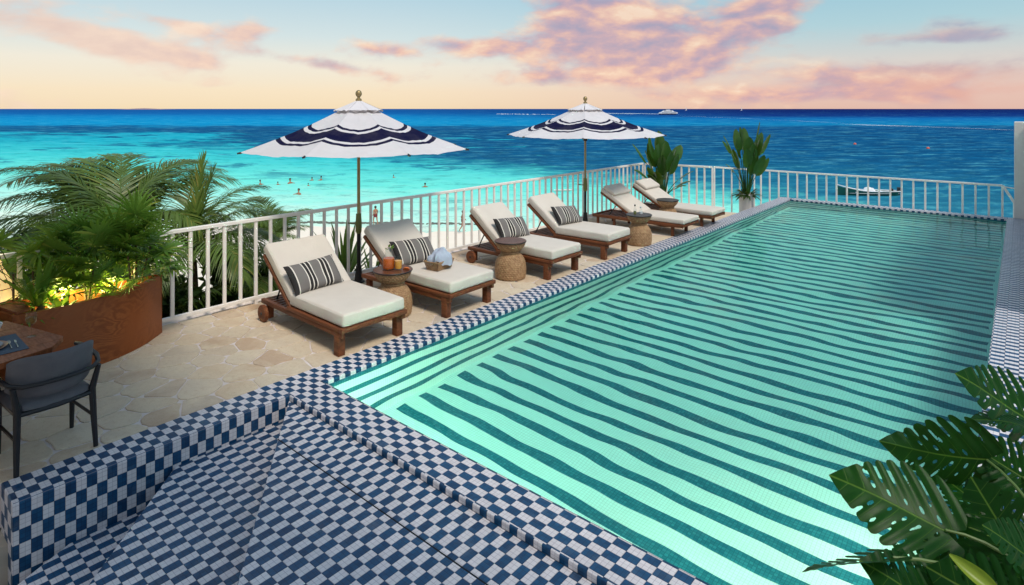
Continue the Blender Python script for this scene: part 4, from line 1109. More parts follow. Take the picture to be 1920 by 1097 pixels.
# drinks on the first table
tz = .5525
car = thing('carafe', 'glass carafe of dark iced tea with mint on the nearest side table', 'carafe', (-5.862, 4.60, tz)); car.scale = (1.35, 1.35, 1.4)
m = MB(); m.lathe([(.001, .001), (.052, .001), (.056, .006), (.056, .085), (.050, .105), (.030, .135), (.027, .155), (.034, .178)], 28, closed=True); m.lathe([(.032, .177), (.025, .155), (.028, .136), (.048, .106), (.053, .085), (.053, .008), (.001, .007)], 28, closed=True); m.build('body', M_['clear_glass'], car, smooth=True)
m = MB(); m.lathe([(.001, .009), (.050, .009), (.052, .012), (.052, .084), (.049, .098), (.001, .099)], 28); m.build('tea', M_['tea_body'], car, smooth=True)
rn = random.Random(4)
for k in range(7):
    a = rn.uniform(0, 6.3); m = MB(); p0 = Vector((.015 * math.cos(a), .015 * math.sin(a), .165 + rn.uniform(0, .03))); dv = Vector((math.cos(a), math.sin(a), rn.uniform(.3, 1.4))).normalized(); sd = dv.cross(Vector((0, 0, 1))).normalized()
    m.add([p0, p0 + dv * .025 + sd * .012, p0 + dv * .05, p0 + dv * .025 - sd * .012], [(0, 1, 2, 3)]); m.build('mint_leaf', M_['fan_leaf'], car)
gl = thing('tumbler', 'tumbler of amber iced tea beside the carafe', 'glass', (-5.765, 4.67, tz)); gl.scale = (1.25, 1.25, 1.3)
m = MB(); m.lathe([(.001, .001), (.034, .001), (.036, .005), (.040, .115)], 24, closed=True); m.lathe([(.038, .115), (.034, .010), (.001, .009)], 24, closed=True); m.build('body', M_['clear_glass'], gl, smooth=True)
m = MB(); m.lathe([(.001, .011), (.033, .011), (.0365, .082), (.001, .083)], 24); m.build('tea', M_['amber_body'], gl, smooth=True)
m = MB()
for k in range(9):
    for s in (0,): pass
def wedge(u, v):
    a = math.pi * u; b = math.pi * .33 * (v - .5); return (.042 * math.cos(a), .042 * math.sin(a) * math.sin(b) * 1.0, .042 * math.sin(a) * math.cos(b) * .8)
m.grid(wedge, 12, 6, uv=False); m.uv = [None] * len(m.f)
arc0 = [(.042 * math.cos(math.pi * k / 12), .042 * math.sin(math.pi * k / 12) * math.sin(-math.pi * .165), .042 * math.sin(math.pi * k / 12) * math.cos(math.pi * .165) * .8) for k in range(13)]
arc1 = [(x, -y, z) for x, y, z in arc0]
m.add(arc0, [tuple(range(13))]); m.add(arc1, [tuple(range(13))[::-1]])
o = m.build('orange_wedge', M_['orange_peel']); o.location = (-5.675, 4.72, tz + .0); o.rotation_euler = (0, 0, .7); tag(o, 'slice of orange lying beside the tumbler on the wicker table', 'orange slice')
# bottles on the third table
for (x, y, h_, r_, lb) in ((-5.44, 9.93, .15, .028, 'small bottle with a dark cap on the third wicker table'), (-5.37, 10.02, .11, .036, 'short glass jar beside the small bottle on the third wicker table')):
    t = thing('bottle' if r_ < .03 else 'glass_jar', lb, 'bottle' if r_ < .03 else 'jar', (x, y, tz))
    m = MB(); m.lathe([(.001, .001), (r_, .001), (r_, h_ * .62), (r_ * .45, h_ * .8), (r_ * .42, h_)], 18, closed=True); m.build('body', M_['clear_glass'], t, smooth=True)
    m = MB(); m.lathe([(.001, .004), (r_ * .9, .004), (r_ * .9, h_ * .4), (.001, h_ * .41)], 18); m.build('contents', M_['ceramic_white'] if r_ > .03 else M_['pole_green'], t, smooth=True)
    m = MB(); m.lathe([(.001, h_), (r_ * .5, h_), (r_ * .5, h_ + .03), (.001, h_ + .031)], 14); m.build('cap', M_['black_metal'] if r_ < .03 else M_['ceramic_white'], t, smooth=True)

# ------------------------------------------------------------------ towel basket on the second lounger
bk = thing('wicker_basket', 'small woven wicker basket on the foot of the second lounger', 'basket', (-5.72, 5.30, .448), R_(8))
def bpt(side, u, z):                              # sloping rectangular basket
    f = z / .115; wx, wy = .085 + .03 * f, .135 + .03 * f
    return [(wx, -wy + 2 * wy * u), (wx - 2 * wx * u, wy), (-wx, wy - 2 * wy * u), (-wx + 2 * wx * u, -wy)][side]
m = MB(); m.box(-.085, .085, -.135, .135, 0, .012); m.build('bottom', M_['wicker'], bk)
for side in range(4):
    nst = 12 if side % 2 == 0 else 8
    for k in range(nst + 1):
        u = k / nst; a = bpt(side, u, .004); b = bpt(side, u, .112); m = MB(); m.tube([(a[0], a[1], .004), (b[0], b[1], .112)], .0042, 5); m.build('stake', M_['wicker'], bk, smooth=True)
for k in range(7):
    z = .012 + k * .016; m = MB(); pts_ = [bpt(s, u, z) for s in range(4) for u in (0, .25, .5, .75)]; pts_.append(pts_[0])
    m.tube([(x, y, z) for x, y in pts_], .0048 if k < 6 else .008, 6, cap=False); m.build('weaver', M_['wicker'], bk, smooth=True)
m = MB(); m.box(-.078, .078, -.128, .128, .013, .05); m.build('lining', M_['wicker_dark'], bk)
# towel: crumpled sheet heaped in the basket
rn = random.Random(8); PH = [(rn.uniform(2, 9), rn.uniform(2, 9), rn.uniform(0, 6.3), rn.uniform(.5, 1.3)) for _ in range(9)]
def towel(u, v):
    a = u * 2 * math.pi; r = v
    ex, ey = .135 * (1 + .16 * math.sin(3 * a + .5)), .175 * (1 + .13 * math.sin(2 * a + 2) + .08 * math.sin(5 * a))
    x, y = ex * math.cos(a) * math.sin(r * 1.62), ey * math.sin(a) * math.sin(r * 1.62)
    z = .085 + .165 * math.cos(r * 1.50) ** .9 if r < 1.02 else .08
    nz_ = mnoise.noise(Vector((x * 8, y * 8, 3.1))); n2_ = mnoise.noise(Vector((x * 24 + 5, y * 24, 1.7))); n3_ = abs(mnoise.noise(Vector((x * 10 + y * 4, y * 9 - x * 4, 9.2))))
    k = min(1.0, r * 2.5)
    z += .045 * nz_ + .010 * n2_ - .050 * (.35 - n3_) * k
    x += .018 * mnoise.noise(Vector((y * 14, a, 2.2))) * k; y += .018 * mnoise.noise(Vector((x * 14, a + 4, 7.2))) * k
    if r > .8: z -= .05 * (r - .8) / .2 * (.5 + .5 * math.sin(a * 2 + .6))
    return (x, y, z)
m = MB(); m.grid(towel, 96, 40, uv=False); m.uv = [None] * len(m.f)
o = m.build('towel', M_['towel'], smooth=True, weld=True, ang=2.2); o.location = (-5.72, 5.30, .448); o.rotation_euler = (0, 0, R_(8)); tag(o, 'pale blue towel heaped in the wicker basket', 'towel')

# ------------------------------------------------------------------ parasols
def make_umbrella(label, loc, phase, RAD=1.70):
    t = thing('parasol', label, 'parasol', loc, group='striped parasols')
    NR, ZR, ZA = 8, 1.935, 2.62
    def rp(a, s):                                  # point on a rib
        z = ZR + (ZA - ZR) * (1 - s) - .045 * math.sin(math.pi * s)
        return Vector((RAD * s * math.cos(a), RAD * s * math.sin(a), z))
    for k in range(NR):
        a0, a1 = phase + k * math.pi / 4, phase + (k + 1) * math.pi / 4
        m = MB()
        def fn(u, v):
            s = .16 + .84 * v; p = rp(a0, s).lerp(rp(a1, s), u); q = 4 * u * (1 - u)
            p.z -= .028 * q * s; 
            if v > .9: p = p - Vector((p.x, p.y, 0)) * (.022 * q * (v - .9) / .1)
            p.z += (.007 * math.sin(u * 14 + k) * math.sin(v * 9 + k * 2) + .004 * math.sin(u * 31 + v * 17 + k * 3)) * q
            return p
        m.grid(fn, 12, 20)
        for i in range(len(m.uv)): m.uv[i] = tuple((x, .16 + .84 * y) for x, y in m.uv[i])
        o = m.build('canopy_panel', M_['canopy'], t, smooth=True, ang=2.5)
        m = MB(); m.tube([rp(a0, s) - Vector((0, 0, .016)) for s in (.03, .25, .5, .75, 1.0)], [.010, .010, .009, .008, .008], 6); rb = m.build('rib', M_['pole_bronze'], t, smooth=True)
        e = rp(a0, 1.0); dv = Vector((math.cos(a0), math.sin(a0), -.25)); m = MB(); m.tube([e - dv * .02 - Vector((0, 0, .006)), e + dv * .03 - Vector((0, 0, .004))], [.014, .011], 8); m.build('rib_tip', M_['black_metal'], rb, smooth=True)
        h_ = rp(a0, .48); m = MB(); m.tube([h_ - Vector((0, 0, .02)), (.03 * math.cos(a0), .03 * math.sin(a0), 1.83)], .007, 6); m.build('stretcher', M_['pole_bronze'], rb, smooth=True)
    m = MB()
    def vent(u, v):
        a = phase + u * 2 * math.pi; seg = (u * 8) % 1.0; s = .23 * v
        k0 = phase + int(u * 8 - 1e-9) * math.pi / 4
        p = rp(k0, s + .001).lerp(rp(k0 + math.pi / 4, s + .001), seg); p.z += .035 - .02 * (1 - v) + .016 * math.sin(seg * math.pi * 3 + 1) * v * v
        return p
    m.grid(vent, 96, 8, uv=False); m.uv = [None] * len(m.f); m.build('vent_cap', M_['canopy_plain'], t, smooth=True, weld=True, ang=2.5)
    m = MB(); m.lathe([(.001, 2.605), (.045, 2.605), (.042, 2.640), (.022, 2.655), (.020, 2.668), (.034, 2.682), (.045, 2.705), (.046, 2.725), (.037, 2.752), (.018, 2.768), (.001, 2.772)], 20); m.build('finial', M_['pole_bronze'], t, smooth=True)
    m = MB(); m.tube([(0, 0, .96), (0, 0, 2.61)], .0225, 14); m.build('upper_pole', M_['pole_bronze'], t, smooth=True)
    m = MB(); m.lathe([(.023, .80), (.030, .70), (.042, .73), (.045, .78), (.045, .84), (.038, .95), (.038, .985), (.024, .99)], 18); h_ = m.build('crank_housing', M_['pole_green'], t, smooth=True)
    m = MB(); m.tube([(0, 0, .84), RT * -.10 + Vector((0, 0, .84)), RT * -.105 + Vector((0, 0, .845)), RT * -.15 + Vector((0, 0, .85))], [.010, .010, .012, .010], 8); m.build('crank_handle', M_['pole_green'], h_, smooth=True)
    m = MB(); m.tube([(0, 0, .02), (0, 0, .72)], .026, 14); m.build('lower_pole', M_['black_metal'], t, smooth=True)
    m = MB(); m.lathe([(.001, 0), (.085, 0), (.085, .018), (.060, .030), (.045, .16), (.040, .235), (.030, .24)], 24); m.build('base_sleeve', M_['black_metal'], t, smooth=True)
    m = MB(); m.lathe([(.001, 1.80), (.045, 1.80), (.045, 1.86), (.001, 1.86)], 16); m.build('runner', M_['black_metal'], t, smooth=True)
    return t
face = lambda x, y: math.atan2(-y, -x)
make_umbrella('white parasol with navy scalloped bands, nearer one beside the second lounger', (-7.30, 5.19, 0), face(-7.30, 5.19) + R_(-23.0), 1.60)
make_umbrella('white parasol with navy scalloped bands, farther one behind the fourth lounger', (-7.26, 11.04, 0), face(-7.26, 11.04) + R_(-1.5))

# ------------------------------------------------------------------ dining corner: table, chairs, counter, lamp, planter
def oval(pts): return pts
dt = thing('dining_table', 'brown plank dining table with cut corners at the left edge', 'table', (0, 0, 0))
TOP = ccw([(-5.64, 1.30), (-5.44, 1.185), (-5.30, .70), (-5.30, -.30), (-6.40, -.30), (-6.40, 1.09)])
for k in range(8):
    x0 = -6.40 + k * .1375; p = clip(clip(TOP, 1, 0, x0 + .1355), -1, 0, -x0)
    if len(p) >= 3:
        m = MB(); m.prism(p, .705, .748 + .0006 * (k % 2)); m.build('plank', M_['table_wood'], dt, bevel=.0025, seg=1)
m = MB(); m.box(-6.2, -5.55, -.1, .95, .64, .702); m.build('apron', M_['table_wood'], dt, bevel=.004, seg=1)
for x in (-6.14, -5.66):
    m = MB(); m.box(x - .04, x + .04, .80, .88, 0, .64); m.build('leg', M_['table_wood'], dt, bevel=.006)
    m = MB(); m.box(x - .04, x + .04, -.08, 0.0, 0, .64); m.build('leg', M_['table_wood'], dt, bevel=.006)

def make_chair(label, fabric, loc, rz):
    """local: faces -x, back towards +x"""
    t = thing('dining_chair', label, 'chair', loc, rz); bk_ = M_['black_metal']
    for s in (-1, 1):
        m = MB(); m.tube([(.235, s * .235, 0), (.215, s * .228, .22), (.205, s * .222, .43), (.232, s * .255, .60)], [.016, .021, .024, .017], 10); m.build('leg', bk_, t, smooth=True)
        m = MB(); m.tube([(-.215, s * .225, 0), (-.205, s * .225, .22), (-.20, s * .228, .44), (-.19, s * .262, .625)], [.015, .019, .021, .016], 10); m.build('leg', bk_, t, smooth=True)
        m = MB(); m.tube([(-.208, s * .225, .215), (.218, s * .228, .225)], .011, 8); m.build('stretcher', bk_, t, smooth=True)
        m = MB(); m.tube([(-.20, s * .226, .405), (.208, s * .222, .400)], .017, 8); m.build('seat_rail', bk_, t, smooth=True)
    m = MB(); m.tube([(-.20, -.226, .402), (-.20, .226, .402)], .016, 8); m.build('seat_rail', bk_, t, smooth=True)
    m = MB(); m.tube([(.205, -.222, .400), (.235, 0, .400), (.205, .222, .400)], .018, 8); m.build('seat_rail', bk_, t, smooth=True)
    pts_ = [(-.25, -.262, .642), (-.19, -.272, .645), (-.05, -.285, .640), (.10, -.288, .628), (.20, -.262, .612), (.262, -.205, .604), (.290, -.11, .602), (.298, 0, .602), (.290, .11, .602), (.262, .205, .604), (.20, .262, .612), (.10, .288, .628), (-.05, .285, .640), (-.19, .272, .645), (-.25, .262, .642)]
    m = MB(); m.tube(pts_, [.014, .019, .018, .017, .016, .015, .014, .014, .014, .015, .016, .017, .018, .019, .014], 10); m.build('arm_rail', bk_, t, smooth=True)
    m = MB()
    def seat(sg):
        def g(u, v):
            a, b = u * 2 - 1, v * 2 - 1
            # rounded square outline
            k = 1 / max(1.0, (abs(a) ** 5 + abs(b) ** 5) ** .2) if (a or b) else 1
            wx, wy = .232, .245 - .015 * (a + 1) / 2
            e = max(abs(a), abs(b)); z = .418 + (.052 * (1 - e ** 6) ** .5 if sg > 0 else -.004) + (.004 * math.cos(a * 3) * math.cos(b * 3) if sg > 0 else 0) + (-.012 * (1 - a * a) * (1 - b * b) if sg > 0 else 0)
            return (a * k * wx, b * k * wy, z)
        return g
    m.grid(seat(1), 20, 20, uv=False); n0 = len(m.f); m.grid(seat(-1), 20, 20, uv=False)
    for i in range(n0, len(m.f)): m.f[i] = m.f[i][::-1]
    m.uv = [None] * len(m.f); m.build('seat', fabric, t, smooth=True, weld=True, ang=1.0)
    m = MB()
    def back(sg):
        def g(u, v):
            a = u * 2 - 1; th = a * R_(62); hw = .262
            rad = .335; x = -.072 + rad * math.cos(th) + sg * .015 * (1 - max(abs(a), abs(v * 2 - 1)) ** 8) ** .5; y = (rad * math.sin(th)) * .88
            z0 = .490 + .05 * abs(a) ** 3; z1 = .800 - .055 * abs(a) ** 4
            z = z0 + (z1 - z0) * v
            return (x + .05 * (v - .3), y, z)
        return g
    m.grid(back(1), 32, 14, uv=False); n0 = len(m.f); m.grid(back(-1), 32, 14, uv=False)
    for i in range(n0, len(m.f)): m.f[i] = m.f[i][::-1]
    m.uv = [None] * len(m.f); m.build('backrest', fabric, t, smooth=True, weld=True, ang=1.2)
    return t
make_chair('black framed dining chair with a curved grey back, seen from behind beside the checkered wall', M_['grey_fabric'], (-5.455, 1.155, 0), R_(4))
make_chair('dining chair with a blue seat, half hidden under the plank table', M_['blue_fabric'], (-6.50, 0.70, 0), R_(182))

# place setting
PT = .7495
m = MB(); m.prism(ccw([(-5.99, .60), (-5.55, .60), (-5.55, 1.03), (-5.99, 1.03)]), 0, .003)
o = m.build('placemat', M_['placemat']); o.location = (.02, .04, PT); tag(o, 'dark blue-grey placemat on the plank table', 'placemat')
pl = thing('plate', 'brown rimmed plate with a grey saucer on the placemat', 'plate', (-5.735, .855, PT + .003))
m = MB(); m.lathe([(.001, .001), (.09, .001), (.125, .012), (.130, .016), (.127, .018), (.09, .006), (.001, .006)], 40); m.build('charger', M_['plate_rim'], pl, smooth=True)
m = MB(); m.lathe([(.001, .0065), (.07, .0065), (.098, .020), (.102, .022), (.099, .025), (.07, .012), (.001, .012)], 40); m.build('saucer', M_['ceramic_grey'], pl, smooth=True)
m = MB(); m.prism([(-.05, -.045), (.05, -.05), (.055, .045), (-.045, .05)], .0125, .032); m.build('napkin', M_['ceramic_grey'], pl, bevel=.006)
for nm, off, lb in (('fork', 0, 'steel fork on the placemat'), ('knife', .035, 'steel knife beside the fork on the placemat')):
    m = MB(); y = 1.005 + off; y = 1.0 + off
    m.tube([(-.10, 0, .004), (-.02, 0, .007), (.03, 0, .004)], [.004, .003, .003], 6)
    if nm == 'knife': m.prism([(.03, -.008), (.095, -.009), (.11, .003), (.03, .006)], .002, .0045)
    else:
        m.prism([(.03, -.004), (.05, -.011), (.065, -.011), (.065, .011), (.05, .011), (.03, .004)], .003, .0055)
        for q in (-.009, -.003, .003, .009): m.box(.065, .105, q - .0018, q + .0018, .003, .0052)
    o = m.build(nm, M_['steel'], smooth=True); o.location = (-5.70 + off * .2, 1.01 + off - .02, PT + .0035); o.rotation_euler = (0, 0, R_(176)); tag(o, lb, nm)
wg = thing('wine_glass', 'stemmed glass of white wine on the plank table', 'glass', (-5.80, 1.135, PT))
m = MB(); m.lathe([(.001, .002), (.034, .001), (.034, .003), (.006, .008), (.0042, .02), (.0042, .085), (.012, .092), (.030, .108), (.037, .135), (.036, .165), (.032, .190)], 26, closed=True); m.lathe([(.0305, .190), (.0345, .165), (.0355, .135), (.029, .110), (.010, .095), (.001, .094)], 26, closed=True); m.build('bowl', M_['clear_glass'], wg, smooth=True)
m = MB(); m.lathe([(.001, .096), (.010, .097), (.028, .111), (.034, .135), (.034, .150), (.001, .150)], 26); m.build('wine', M_['wine'], wg, smooth=True)
bw = thing('bowl', 'pale bowl of green leaves at the left edge of the plank table', 'bowl', (-6.06, .90, PT))
m = MB(); m.lathe([(.001, .001), (.05, .001), (.085, .03), (.105, .075), (.107, .085), (.101, .083), (.08, .035), (.045, .01), (.001, .009)], 30); m.build('body', M_['ceramic_white'], bw, smooth=True)
rn = random.Random(6)
for k in range(26):
    a = rn.uniform(0, 6.3); r = rn.uniform(0, .07); p0 = Vector((r * math.cos(a), r * math.sin(a), .06)); dv = Vector((math.cos(a) * rn.uniform(.2, 1), math.sin(a) * rn.uniform(.2, 1), rn.uniform(.4, 1.2))).normalized(); sd = dv.orthogonal().normalized(); ln = rn.uniform(.05, .1)
    m = MB(); m.add([p0, p0 + dv * ln * .5 + sd * .022, p0 + dv * ln, p0 + dv * ln * .5 - sd * .022], [(0, 1, 2, 3)]); m.build('leaf', M_['fan_leaf'], bw)

# curved veneer planter against the railing
plr = thing('planter', 'curved reddish wooden planter box full of fan palms at the left', 'planter')
OUT = [(-7.33, 2.60), (-7.13, 2.40), (-6.98, 2.19), (-6.88, 1.95), (-6.83, 1.70), (-6.82, 1.45), (-6.84, 1.235)]
INN = [(-7.34, 2.53), (-7.155, 2.37), (-7.012, 2.17), (-6.915, 1.94), (-6.868, 1.69), (-6.858, 1.45), (-6.878, 1.235)]
# top leans outwards a little less than the foot
def wallp(lo, hi, z0, z1, lo2=None, hi2=None):
    m = MB(); n = len(lo)
    v = [(x, y, z0) for x, y in lo] + [(x, y, z1) for x, y in (hi2 or lo)] ; return v
def off(p, k): return [(x - k, y - k * .15) for x, y in p]
def dense(P_, n=5):
    out = []
    for i in range(len(P_) - 1):
        p0, p1, p2, p3 = P_[max(i - 1, 0)], P_[i], P_[i + 1], P_[min(i + 2, len(P_) - 1)]
        for q in range(n):
            s = q / n; out.append(tuple(.5 * (2 * p1[c] + (-p0[c] + p2[c]) * s + (2 * p0[c] - 5 * p1[c] + 4 * p2[c] - p3[c]) * s * s + (-p0[c] + 3 * p1[c] - 3 * p2[c] + p3[c]) * s ** 3) for c in (0, 1)))
    out.append(P_[-1]); return out
do, di = dense(OUT), dense(INN); n = len(do); PZ = .64
m = MB(); v = [(x, y, 0) for x, y in do] + [(x - .055 * min(1, (2.6 - y) / .5), y - .02, PZ) for x, y in do] + [(x - .055 * min(1, (2.6 - y) / .5), y - .02, PZ) for x, y in di] + [(x, y, .3) for x, y in di]
fs = []
for a in range(3):
    for i in range(n - 1): fs.append((a * n + i, a * n + i + 1, (a + 1) * n + i + 1, (a + 1) * n + i))
fs.append((0, n, 2 * n, 3 * n)); fs.append((n - 1, 4 * n - 1, 3 * n - 1, 2 * n - 1))
m.add(v, fs); m.build('front_panel', M_['veneer'], plr, smooth=True, ang=.5)
m = MB(); m.box(-7.44, -7.40, .9, 2.60, 0, PZ); m.build('rear_panel', M_['veneer'], plr, bevel=.003, seg=1)
m = MB(); m.box(-7.398, -7.335, 2.565, 2.60, 0, PZ); m.build('end_panel', M_['veneer'], plr)
m = MB(); m.prism(ccw([(-7.398, 1.0), (-6.93, 1.0), (-6.90, 1.45), (-6.95, 1.9), (-7.06, 2.2), (-7.25, 2.46), (-7.398, 2.55)]), .3, .52); m.build('soil', M_['soil'], plr)
# wooden counter next to it
ct = thing('counter', 'glossy wooden counter joined to the planter, under the lit lamp', 'counter')
CT = ccw([(-7.55, 1.372 - .02), (-6.95, 1.355), (-6.905, 1.243), (-7.2, 1.18), (-7.2, .2), (-7.75, .2), (-7.75, 1.33)])
for k in range(5):
    x0 = -7.75 + k * .17; p = clip(clip(CT, 1, 0, x0 + .168), -1, 0, -x0)
    if len(p) >= 3: m = MB(); m.prism(p, .640, .668); m.build('plank', M_['table_wood'], ct, bevel=.003, seg=1)
m = MB(); m.prism(ccw([(-7.70, .25), (-7.25, .25), (-7.25, 1.14), (-6.93, 1.225), (-7.45, 1.30), (-7.70, 1.28)]), 0, .638); m.build('cabinet', M_['veneer'], ct)
# lit lamp
lp = thing('table_lamp', 'lit table lamp with a glowing paper shade and dark hoops on the counter', 'lamp', (-7.49, 1.16, .668))
m = MB(); m.lathe([(.001, 0), (.09, 0), (.09, .012), (.012, .02), (.012, .10), (.001, .10)], 24); m.build('base', M_['black_metal'], lp, smooth=True)
prof = [(.205, .015), (.198, .06), (.172, .13), (.140, .20), (.112, .26), (.092, .30), (.078, .335), (.083, .36), (.060, .385), (.040, .40)]
m = MB(); m.lathe(prof, 36, closed=True); m.build('shade', M_['lamp_shade'], lp, smooth=True)
for r_, z in ((.206, .015), (.177, .122), (.096, .295), (.084, .36)):
    m = MB(); m.tube([(r_ * math.cos(a * math.pi / 18), r_ * math.sin(a * math.pi / 18), z) for a in range(37)], .004, 6, cap=False); m.build('hoop', M_['black_metal'], lp, smooth=True)
for k in range(8):
    a = k * math.pi / 4; m = MB(); m.tube([((r_ + .002) * math.cos(a), (r_ + .002) * math.sin(a), z) for r_, z in prof[:7]], .003, 5); m.build('shade_wire', M_['black_metal'], lp, smooth=True)
bl = bpy.data.objects.new('bulb', bpy.data.lights.new('bulb', 'POINT')); COL.objects.link(bl); bl.parent = lp; bl.location = (0, 0, .45); bl.data.energy = 2.5; bl.data.color = (1, .72, .36); bl.data.shadow_soft_size = .04

# ------------------------------------------------------------------ vegetation
def frond_mesh(length, e0, e1, nl, ll, seed, droop=.55, wid=.016, spread=58, name='frond', side_bend=0.0):
    """feather palm frond: curved rib with narrow hanging leaflets; grows along local +x"""
    rn = random.Random(seed); m = MB(); N = 24; p = Vector((0, 0, 0)); pts_ = [p.copy()]; tang = []
    for i in range(N):
        s = i / N; e = R_(e0 + (e1 - e0) * s ** 1.15); b = side_bend * s
        t = Vector((math.cos(e) * math.cos(b), math.cos(e) * math.sin(b), math.sin(e))); tang.append(t); p = p + t * (length / N); pts_.append(p.copy())
    tang.append(tang[-1])
    m.tube(pts_[::2], [.013 * (1 - .85 * k / 12) + .002 for k in range(13)], 5)
    for side in (-1, 1):
        for k in range(nl):
            s = .14 + .86 * (k + rn.uniform(-.3, .3)) / nl; s = min(max(s, .1), .995)
            i = int(s * N); f = s * N - i; o = pts_[i].lerp(pts_[min(i + 1, N)], f); t = tang[i]
            lat = Vector((0, 0, 1)).cross(t).normalized() * side
            upv = t.cross(lat).normalized() * side
            ang = R_(spread * (1 - .45 * s) + rn.uniform(-6, 6))
            L = ll * (math.sin(math.pi * min(1, (s * .92 + .08)) ** .8) ** .6 * .85 + .15) * rn.uniform(.85, 1.1)
            dv = (t * math.cos(ang) + lat * math.sin(ang) + upv * rn.uniform(.0, .28)).normalized()
            w_ = wid * rn.uniform(.8, 1.2) * (.7 + .3 * math.sin(math.pi * s))
            pr = []; q = o.copy(); dd = dv.copy(); SEG = 4
            for j in range(SEG + 1):
                pr.append(q.copy()); dd = (dd + Vector((0, 0, -droop * (j + 1) / SEG * rn.uniform(.6, 1.2) * .55))).normalized(); q = q + dd * (L / SEG)
            wd = dv.cross(upv).normalized()
            prof = (.55, 1, .95, .6, .04); vs_ = []
            for j in range(SEG + 1): vs_ += [pr[j] - wd * w_ * prof[j], pr[j] + wd * w_ * prof[j]]
            m.add(vs_, [(2 * j, 2 * j + 1, 2 * j + 3, 2 * j + 2) for j in range(SEG)])
    return m.mesh(name, M_['palm_leaf'], smooth=True, ang=3)
FR = [frond_mesh(2.3, 68, -32, 80, .78, 1, .75, .0125), frond_mesh(2.1, 60, -48, 76, .74, 2, .95, .0125), frond_mesh(1.9, 80, 30, 70, .58, 3, .45, .012), frond_mesh(2.2, 50, -52, 78, .78, 4, 1.0, .0125, side_bend=.35), frond_mesh(1.5, 62, -30, 60, .52, 5, .6, .012), frond_mesh(1.6, 86, 70, 44, .38, 9, .10, .011, spread=26)]
def palm(label, crown, fronds, scale=1.0, trunk=True, lean=(0, 0), ground=SEA + .4, tr=.09):
    t = thing('palm_tree', label, 'palm tree', (crown[0] + lean[0], crown[1] + lean[1], ground), group='palms beyond the railing')
    h_ = crown[2] - ground; m = MB(); K = 14
    pts_ = []; rs_ = []
    for i in range(K + 1):
        s = i / K; pts_.append((-lean[0] * s ** 1.4, -lean[1] * s ** 1.4, h_ * s)); rs_.append(tr * (1.25 - .5 * s) * (1 + .05 * (i % 2)))
    m.tube(pts_, rs_, 10); m.build('trunk', M_['bark'], t, smooth=True)
    for az_, kind, tilt, s_ in fronds:
        M = Matrix.Translation((-lean[0], -lean[1], h_)) @ Matrix.Rotation(R_(az_), 4, 'Z') @ Matrix.Rotation(-R_(tilt), 4, 'Y') @ Matrix.Scale(s_ * scale, 4)
        put('frond', FR[kind], t, M)
    return t
yw = math.degrees(YAW)
def va(a): return a + yw                          # azimuth given relative to the view's right-hand direction
rn = random.Random(12)
def frlist(specs): return [(va(a), k, ti, s) for a, k, ti, s in specs]
# a: 0 = to the right in the picture, 180 = left, 90 = away, -90 = towards the camera
palm('large feathery palm behind the planter, its fronds arching to the left', (-10.55, 3.15, .35),
     frlist([(175, 0, 4, 1.05), (160, 0, 10, 1.05), (190, 1, 6, 1.1), (205, 3, 0, 1.1), (145, 0, 16, 1.0), (122, 0, 18, 1.0), (100, 1, 20, .95), (70, 0, 16, .95), (40, 1, 18, .95), (15, 0, 8, .95), (-20, 1, 0, .95), (-60, 3, -4, .9), (-100, 1, -6, .9), (220, 1, -10, 1.0), (240, 3, -14, .95), (-130, 1, -10, .9), (182, 1, -16, 1.0), (55, 0, 20, .9), (135, 1, 8, 1.0), (168, 1, 20, 1.05), (150, 3, 4, 1.0), (198, 0, 14, 1.0), (25, 0, 16, .9), (5, 3, 4, .9)]), lean=(.4, -.3))
palm('feathery palm left of the railing corner, with an upright new frond', (-9.35, 3.72, .25),
     frlist([(85, 5, 0, 1.0), (60, 5, -4, .9), (12, 0, 16, .66), (0, 0, 6, .68), (-15, 1, 0, .7), (30, 0, 22, .72), (-40, 1, -12, .9), (-80, 1, -14, .8), (150, 1, 2, .85), (115, 2, 0, .8), (-120, 3, -16, .8), (-5, 3, -12, .7), (20, 1, -4, .7), (-160, 1, -12, .8)]), lean=(-.2, .3))
palm('low palm seen through the railing beside the nearest lounger', (-9.1, 4.75, -.55),
     frlist([(a, rn.choice([0, 1, 3, 4]), rn.uniform(-14, 22), rn.uniform(.62, .8)) for a in range(0, 360, 24)]), lean=(.1, .1))
palm('dark low palm below the railing behind the planter', (-8.75, 3.35, -.95),
     frlist([(a, rn.choice([0, 1, 3]), rn.uniform(-14, 26), rn.uniform(.7, .85)) for a in range(0, 360, 22)]))
palm('small palm standing on the beach beyond the nearest lounger', (-13.4, 7.1, -.75),
     frlist([(a, rn.choice([0, 1, 4]), rn.uniform(0, 22), rn.uniform(.62, .78)) for a in range(0, 360, 22)]), lean=(-.2, .2))
palm('palm with hanging fronds at the left edge behind the lamp', (-9.9, 1.75, -.15),
     frlist([(a, rn.choice([0, 1, 3]), rn.uniform(-8, 12), rn.uniform(.75, .95)) for a in range(10, 370, 26)]), lean=(.1, -.2))

